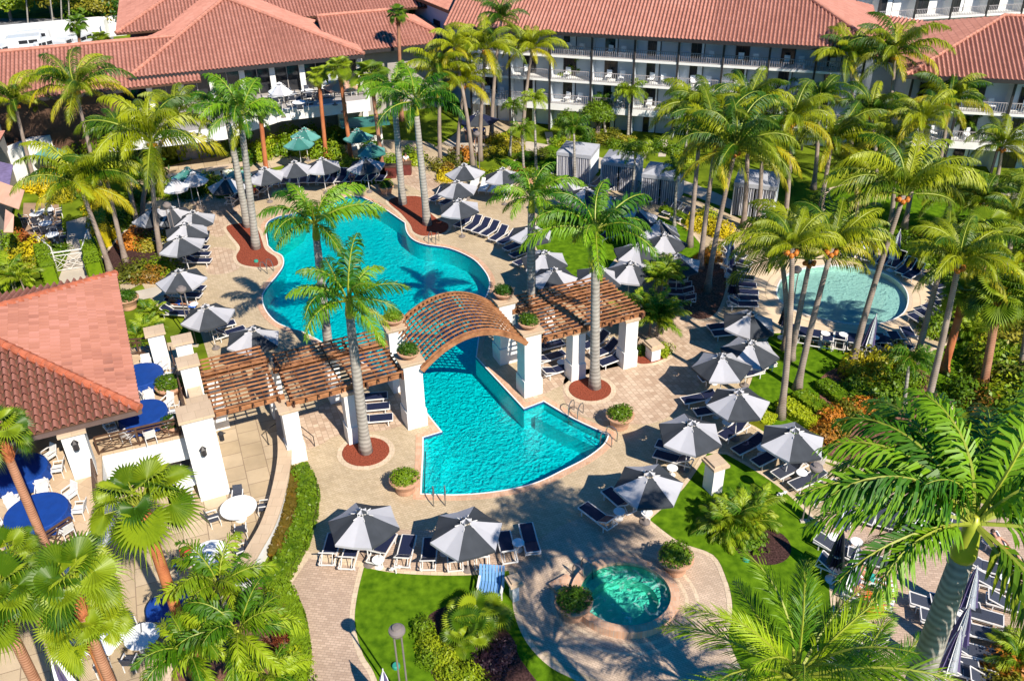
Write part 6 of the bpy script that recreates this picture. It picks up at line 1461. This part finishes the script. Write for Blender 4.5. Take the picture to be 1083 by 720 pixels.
hedge([(316,500),(326,520),(324,552),(308,592),(290,622)],.95,.6,'green','long curved green hedge beside the garden wall and brick walk')
hedge([(308,502),(311,528),(306,558),(292,592)],.6,.6,'orange','narrow strip of orange and green crotons along the curved wall')
hedge([(290,622),(306,640),(318,680),(316,722)],.8,.6,'green','low green hedge edging the brick walk at the bottom')
for i,(a,b,l) in enumerate((((800,452),(812,442),'lowest'),((826,430),(860,452),'second'),((843,420),(874,442),'third'),((868,408),(892,428),'upper'))):
    hedge([a,b],1.0,.5,'lime',f'{l} clipped lime hedge strip on the right lawn')
hedge([(48,275),(56,302)],.9,1.5,'green','dark clipped box hedge left of the garden gate'); hedge([(98,272),(104,298)],1.0,1.5,'green','bright clipped box hedge right of the garden gate')
hedge([(106,214),(112,262)],.8,1.3,'yellow','yellow clipped hedge along the left garden path')
hedge([(212,193),(262,186)],.9,1.0,'green','dark hedge between the snack bar and shaded loungers')
hedge([(352,182),(408,178)],.9,.9,'green','clipped dark hedge behind the far lounger row')
hedge([(1003,197),(1062,196)],1.2,.8,'green','long clipped hedge across the bright lawn at right')
hedge([(700,224),(735,240)],.7,.5,'green','low hedge along the path beyond the cabanas')
# broadleaf trees
def tree(p,h,r,c,label,n=3):
    o=thing('broadleaf_tree',G(*p),0,label,'tree','broadleaf trees'); R=random.Random(int(p[0]*5+p[1]+99)); mb=MB(); mb.tube([(0,0,0),(.1,0,h*.35),(.2,.1,h*.6)],[.28,.2,.12],8)
    for k in range(5): a=k*1.3; mb.tube([(.1,0,h*.35),(cos(a)*r*.4,sin(a)*r*.4,h*.6),(cos(a)*r*.7,sin(a)*r*.7,h*.8)],[.12,.08,.03],5)
    mb.build('trunk',M['tr_coco'],o)
    V=[];F=[]
    for k in range(7):
        a=k*2.4; q=r*(.0 if k==0 else .5); me=PB[c][k%2].data; s=r*R.uniform(.5,.72); c_=Vector((q*cos(a),q*sin(a),h-r*R.uniform(.55,.95)+(.25*r if k==0 else 0))); b=len(V)
        Mx=Matrix.Rotation(R.uniform(0,6),4,'Z'); V+= [tuple(c_+(Mx@v.co)*s) for v in me.vertices]; F+= [tuple(b+i for i in f.vertices) for f in me.polygons]
    mb=MB(); mb.v=V; mb.f=F; mb.m=[0]*len(F); mb.build('crown',M['l_'+c],o)
k=0
for p,h,r,c in (((100,30),6,4,'green'),((120,33),6.5,4,'olive'),((140,30),6.5,4.2,'green'),((92,18),7,4.5,'olive'),((130,16),7,4.5,'green'),((12,22),6,4,'lime'),((30,14),7,4,'green'),((56,20),6,3.5,'olive'),((165,20),6,4,'green'),((-15,20),7,4.5,'green'),((75,6),8,5,'green'),((110,2),8,5,'olive'),((20,-6),8,5,'green'),((150,0),8,5,'green')):
    tree(p,h,r,c,f'{ORD[k]} leafy tree of the grove behind the white yard wall'); k+=1
k=0
for p in ((335,8),(352,6),(372,6),(392,4),(320,2),(345,-6)): tree(p,6,3.5,'green' if k%2 else 'olive',f'{ORD[k]} leafy tree beyond the lobby roof'); k+=1
tree((631,146),3.2,1.5,'green','small round topiary tree against the hotel ground floor'); tree((600,150),2.8,1.2,'green','smaller round tree left of the topiary at the hotel')
k=0
for p in ((1078,30),(1100,28),(1050,20),(1120,40)): tree(p,9,5,'olive',f'{ORD[k]} brownish tree behind the right wing roof'); k+=1
for i,(b,c) in enumerate((((30,30),(27,-12)),((58,40),(52,-10)),((66,40),(64,-12)),((74,38),(72,-14)),((330,14),(328,-20)),((315,12),(312,-16)))): palm('fox',b,c,16,f'{ORD[i]} pale tall trunk palm from the left at the top edge')
bushes([((10,150),2.2,'green',3.8),((30,140),2.4,'green',4.1),((55,135),2.4,'lime',3.8),((80,135),2.3,'green',4.1),((100,150),2.2,'green',4.3),((120,165),2.2,'green',3.8),((135,185),2.0,'lime',3.5),((150,185),1.8,'green',3.2),((180,165),2.0,'lime',3.5),((200,158),2.0,'green',3.8),((225,160),2.0,'lime',3.5),((245,158),1.8,'green',3.5)],'in the tall planting below the lobby')
# ================================================================ PEOPLE
def body(name, joints, edges, skin_m, parent, root=0, loc=(0,0,0)):
    me=bpy.data.meshes.new(name); me.from_pydata([j[0] for j in joints],edges,[]); o=bpy.data.objects.new(name,me); COL.objects.link(o)
    if parent is not None: o.parent=parent
    md=o.modifiers.new('skin','SKIN'); md.use_smooth_shade=True
    for i,j in enumerate(joints):
        sv=me.skin_vertices[0].data[i]; r=j[1]; sv.radius=(r,r) if not isinstance(r,tuple) else r
    me.skin_vertices[0].data[root].use_root=True
    s=o.modifiers.new('sub','SUBSURF'); s.levels=1; s.render_levels=2; me.materials.append(skin_m); return o
def person(loc,rz,pose,label,top=None,bottom='bluefab',skin='skin',hair='hair',grp=None):
    """pose: dict of joint positions in metres, local"""
    o=thing('person',loc,rz,label,'person',grp); J={}
    if pose=='lie':     # on a lounger, head towards -Y, torso raised on the backrest
        J=dict(pel=(0,-.12,.50),wai=(0,-.30,.56),che=(0,-.52,.70),nec=(0,-.68,.82),hed=(0,-.80,.90),crn=(0,-.86,.99),
         shl=(-.19,-.60,.74),ell=(-.34,-.40,.62),wrl=(-.30,-.16,.60),hal=(-.22,-.05,.60),shr=(.19,-.60,.74),elr=(.36,-.42,.60),wrr=(.33,-.18,.54),har=(.30,-.06,.52),
         hil=(-.11,-.06,.47),knl=(-.15,.36,.62),anl=(-.13,.74,.45),tol=(-.14,.88,.52),hir=(.11,-.06,.47),knr=(.13,.38,.50),anr=(.14,.80,.45),tor=(.15,.92,.53))
    elif pose=='sit':
        J=dict(pel=(0,-.02,.50),wai=(0,-.05,.66),che=(0,-.04,.86),nec=(0,-.02,1.02),hed=(0,0,1.16),crn=(0,.01,1.27),
         shl=(-.19,-.03,.95),ell=(-.26,.10,.70),wrl=(-.16,.32,.62),hal=(-.13,.41,.60),shr=(.19,-.03,.95),elr=(.26,.10,.70),wrr=(.16,.32,.62),har=(.13,.41,.60),
         hil=(-.10,.04,.48),knl=(-.13,.44,.52),anl=(-.13,.46,.08),tol=(-.13,.60,.04),hir=(.10,.04,.48),knr=(.13,.44,.52),anr=(.13,.46,.08),tor=(.13,.60,.04))
    else:
        J=dict(pel=(0,0,.93),wai=(0,0,1.08),che=(0,0,1.30),nec=(0,0,1.48),hed=(0,.02,1.60),crn=(0,.02,1.71),
         shl=(-.19,0,1.41),ell=(-.26,.02,1.13),wrl=(-.24,.12,.88),hal=(-.23,.15,.79),shr=(.19,0,1.41),elr=(.26,.04,1.14),wrr=(.20,.22,.98),har=(.18,.30,.95),
         hil=(-.10,0,.88),knl=(-.12,.05,.48),anl=(-.12,-.06,.09),tol=(-.12,.08,.04),hir=(.10,0,.88),knr=(.11,.10,.49),anr=(.11,.10,.09),tor=(.11,.24,.04))
    R_=dict(pel=.135,wai=.115,che=.14,nec=.058,hed=.085,crn=.075,shl=.065,ell=.042,wrl=.030,hal=.032,shr=.065,elr=.042,wrr=.030,har=.032,hil=.095,knl=.058,anl=.038,tol=.034,hir=.095,knr=.058,anr=.038,tor=.034)
    K=list(J); idx={k:i for i,k in enumerate(K)}; E=[('pel','wai'),('wai','che'),('che','nec'),('nec','hed'),('hed','crn'),('che','shl'),('shl','ell'),('ell','wrl'),('wrl','hal'),('che','shr'),('shr','elr'),('elr','wrr'),('wrr','har'),('pel','hil'),('hil','knl'),('knl','anl'),('anl','tol'),('pel','hir'),('hir','knr'),('knr','anr'),('anr','tor')]
    jo=[(J[k],R_[k]) for k in K]; ed=[(idx[a],idx[b]) for a,b in E]
    # fingers: five short chains from each palm
    for s_,h,w in (('l','hal','wrl'),('r','har','wrr')):
        hp=Vector(J[h]); d=(hp-Vector(J[w])).normalized(); sd=d.cross(Vector((0,0,1))).normalized()
        for k,(off,l) in enumerate(((-.028,.060),(-.009,.072),(.010,.068),(.028,.052))):
            a=len(jo); jo.append((tuple(hp+d*.04+sd*off),.011)); jo.append((tuple(hp+d*(.04+l*.6)+sd*off*1.1),.009)); jo.append((tuple(hp+d*(.04+l)+sd*off*1.1-Vector((0,0,.015))),.008)); ed+= [(idx[h],a),(a,a+1),(a+1,a+2)]
        a=len(jo); jo.append((tuple(hp+sd*(-.038)),.012)); jo.append((tuple(hp+sd*(-.055)+d*.04),.010)); ed+= [(idx[h],a),(a,a+1)]
    body('body',jo,ed,M[skin],o)
    def wear(name,keys,m,g=1.18):
        ks=[k for k in keys]; ii={k:i for i,k in enumerate(ks)}; js=[(J[k],R_[k]*g) for k in ks]; es=[(ii[a],ii[b]) for a,b in E if a in ii and b in ii]; body(name,js,es,M[m],o)
    J['tl']=tuple(Vector(J['hil']).lerp(Vector(J['knl']),.55)); J['tr']=tuple(Vector(J['hir']).lerp(Vector(J['knr']),.55)); R_['tl']=.078;R_['tr']=.078; E+= [('hil','tl'),('hir','tr')]
    wear('shorts',['pel','hil','hir','tl','tr'],bottom,1.2)
    if top: 
        J['ul']=tuple(Vector(J['shl']).lerp(Vector(J['ell']),.5)); J['ur']=tuple(Vector(J['shr']).lerp(Vector(J['elr']),.5)); R_['ul']=.055;R_['ur']=.055; E+= [('shl','ul'),('shr','ur')]
        wear('shirt',['wai','che','shl','shr','ul','ur'],top,1.2)
    hd_=Vector(J['hed']); cr=Vector(J['crn']); up=(cr-hd_).normalized(); fw=Vector((0,1,0)) if pose!='lie' else Vector((0,.55,.83)); fw=(fw-up*fw.dot(up)).normalized(); rt=fw.cross(up)
    c=hd_+up*.055; mb=MB()
    for i in range(6):
        for k in range(12):
            q=[]
            for (a,b) in ((i,k),(i+1,k),(i+1,k+1),(i,k+1)):
                th=pi*.55*a/6; ph=2*pi*b/12; q.append(c+(up*cos(th)*.125+(rt*cos(ph)+fw*sin(ph)*1.0)*sin(th)*.108)-fw*.022)
            mb.add(q,[(0,1,2,3)])
    mb.build('hair',M[hair],o)
    mb=MB(); 
    for s_ in(-1,1): p=c+rt*.034*s_+fw*.088-up*.03; mb.lathe([(.002,-.008),(.011,0),(.002,.008)],8,p)
    mb.build('eyes',M['dark'],o); mb=MB(); p=c+fw*.098-up*.055; mb.add([p+rt*.012,p-rt*.012,p+up*.04-fw*.006,p+fw*.02-up*.004],[(0,1,3),(0,3,2),(1,2,3)]); mb.build('nose',M[skin],o)
    mb=MB(); p=c+fw*.088-up*.085; mb.add([p-rt*.024,p+rt*.024,p+rt*.018-up*.012,p-rt*.018-up*.012],[(0,1,2,3)]); mb.build('mouth',M['redfab'],o)
    return o
def towel(p,rz,m,label,w=.62,l=1.7,z=.46,y=.1):
    mb=MB(); n=10; vs=[]
    for i in range(n+1):
        t=i/n-.5; zz=.012*sin(i*1.7); vs+= [(-w/2,t*l,zz),(w/2,t*l,zz+.01)]
    vs2=[(a,b,c+.02) for a,b,c in vs]; N=len(vs)
    fs=[(2*i,2*i+1,2*i+3,2*i+2) for i in range(n)]+[(N+2*i+2,N+2*i+3,N+2*i+1,N+2*i) for i in range(n)]
    mb.add(vs+vs2,fs+[(2*i,2*i+2,N+2*i+2,N+2*i) for i in range(n)]+[(2*i+1,N+2*i+1,N+2*i+3,2*i+3) for i in range(n)])
    o=mb.build('towel',M[m]); g_=G(p[0],p[1],z); o.location=g_; o.rotation_euler=(0,0,rz); tag(o,label,'towel')
def onl(p,dx,dy,*a,**k):
    g_=G(p[0],p[1],.35); g_.z=0; return person(g_,heading(p[0],p[1],dx,dy),*a,**k)
onl((190,322),20,1,'lie','man reclining in blue shorts on the left deck lounger',bottom='bluefab',skin='skin2')
onl((921,613),22,8,'lie','person lying in teal swimwear beside the furled purple umbrella',bottom='tealfab',skin='skin2'); lrow([(921,613)],(22,8),'carrying the sunbather in teal swimwear',k=30,s='wtowel',dev=0)
onl((918,632),22,8,'lie','person lying in orange swimwear on a lounger bottom right',bottom='orangefab',skin='skin2'); lrow([(918,632)],(22,8),'carrying the sunbather in orange swimwear',k=30,s='wtowel',dev=0)
towel((923,642),heading(920,640,22,8),'orangefab','orange towel spread at the foot of a lounger bottom right',.7,.9,.42)
onl((1063,585),10,8,'lie','person in orange shorts glimpsed behind the drooping right fronds',bottom='orangefab'); lrow([(1063,585)],(10,8),'carrying the person behind the drooping right fronds',k=30,s='slate',dev=0)
onl((373,191),-2,8,'sit','person seated in a purple shirt among the far loungers',top='purple',bottom='slate')
onl((269,206),7,-5,'sit','person seated beside the royal palm trunks at the far deck',top='redfab',bottom='slate')
for i,(x,y) in enumerate(((494,146),(503,148),(511,147))): onl((x,y),0,9,'stand',f'standing guest in blue shirt, {ORD[i]} from the left at the shaded corner bar',top='bluefab',bottom='slate')
onl((430,178),0,9,'stand','standing attendant in white by the towel cabinets',top='wtowel',bottom='slate')
for i,(x,y) in enumerate(((203,196),(213,195),(226,193),(236,192))): onl((x,y),1,-8,'sit',f'{ORD[i]} seated customer from the left at the snack bar counter',top=['orangefab','bluefab','redfab','wtowel'][i],bottom='slate')
g_=G(196,583); towel((196,583),.4,'redfab','red towel on a chair back near the curved wall',.5,.6,.9)
towel((204,323),heading(204,323,20,1),'bluefab','blue towel under the reclining man on the left deck',.6,.5,.42)
# blue shaded tree-trunk shower and path lights
for i,p in enumerate(((419,606),(826,527))):
    o=thing('spotlight',G(*p,.04),.4,['small white floodlight cluster on the front lawn edge','small white spotlight on the curved right lawn'][i],'spotlight'); mb=MB(); mb.bar((0,0,0),(0,0,.35),.05); mb.build('stake',M['metal'],o)
    for x in(-.16,.16): mb=MB(); mb.lathe([(.03,.25),(.07,.28),(.08,.38),(.06,.40)],10,(x,0,0)); mb.build('lamp_head',M['metal'],o)
    mb=MB(); mb.bar((-.3,0,.33),(.3,0,.33),.05); mb.build('crossbar',M['metal'],o)
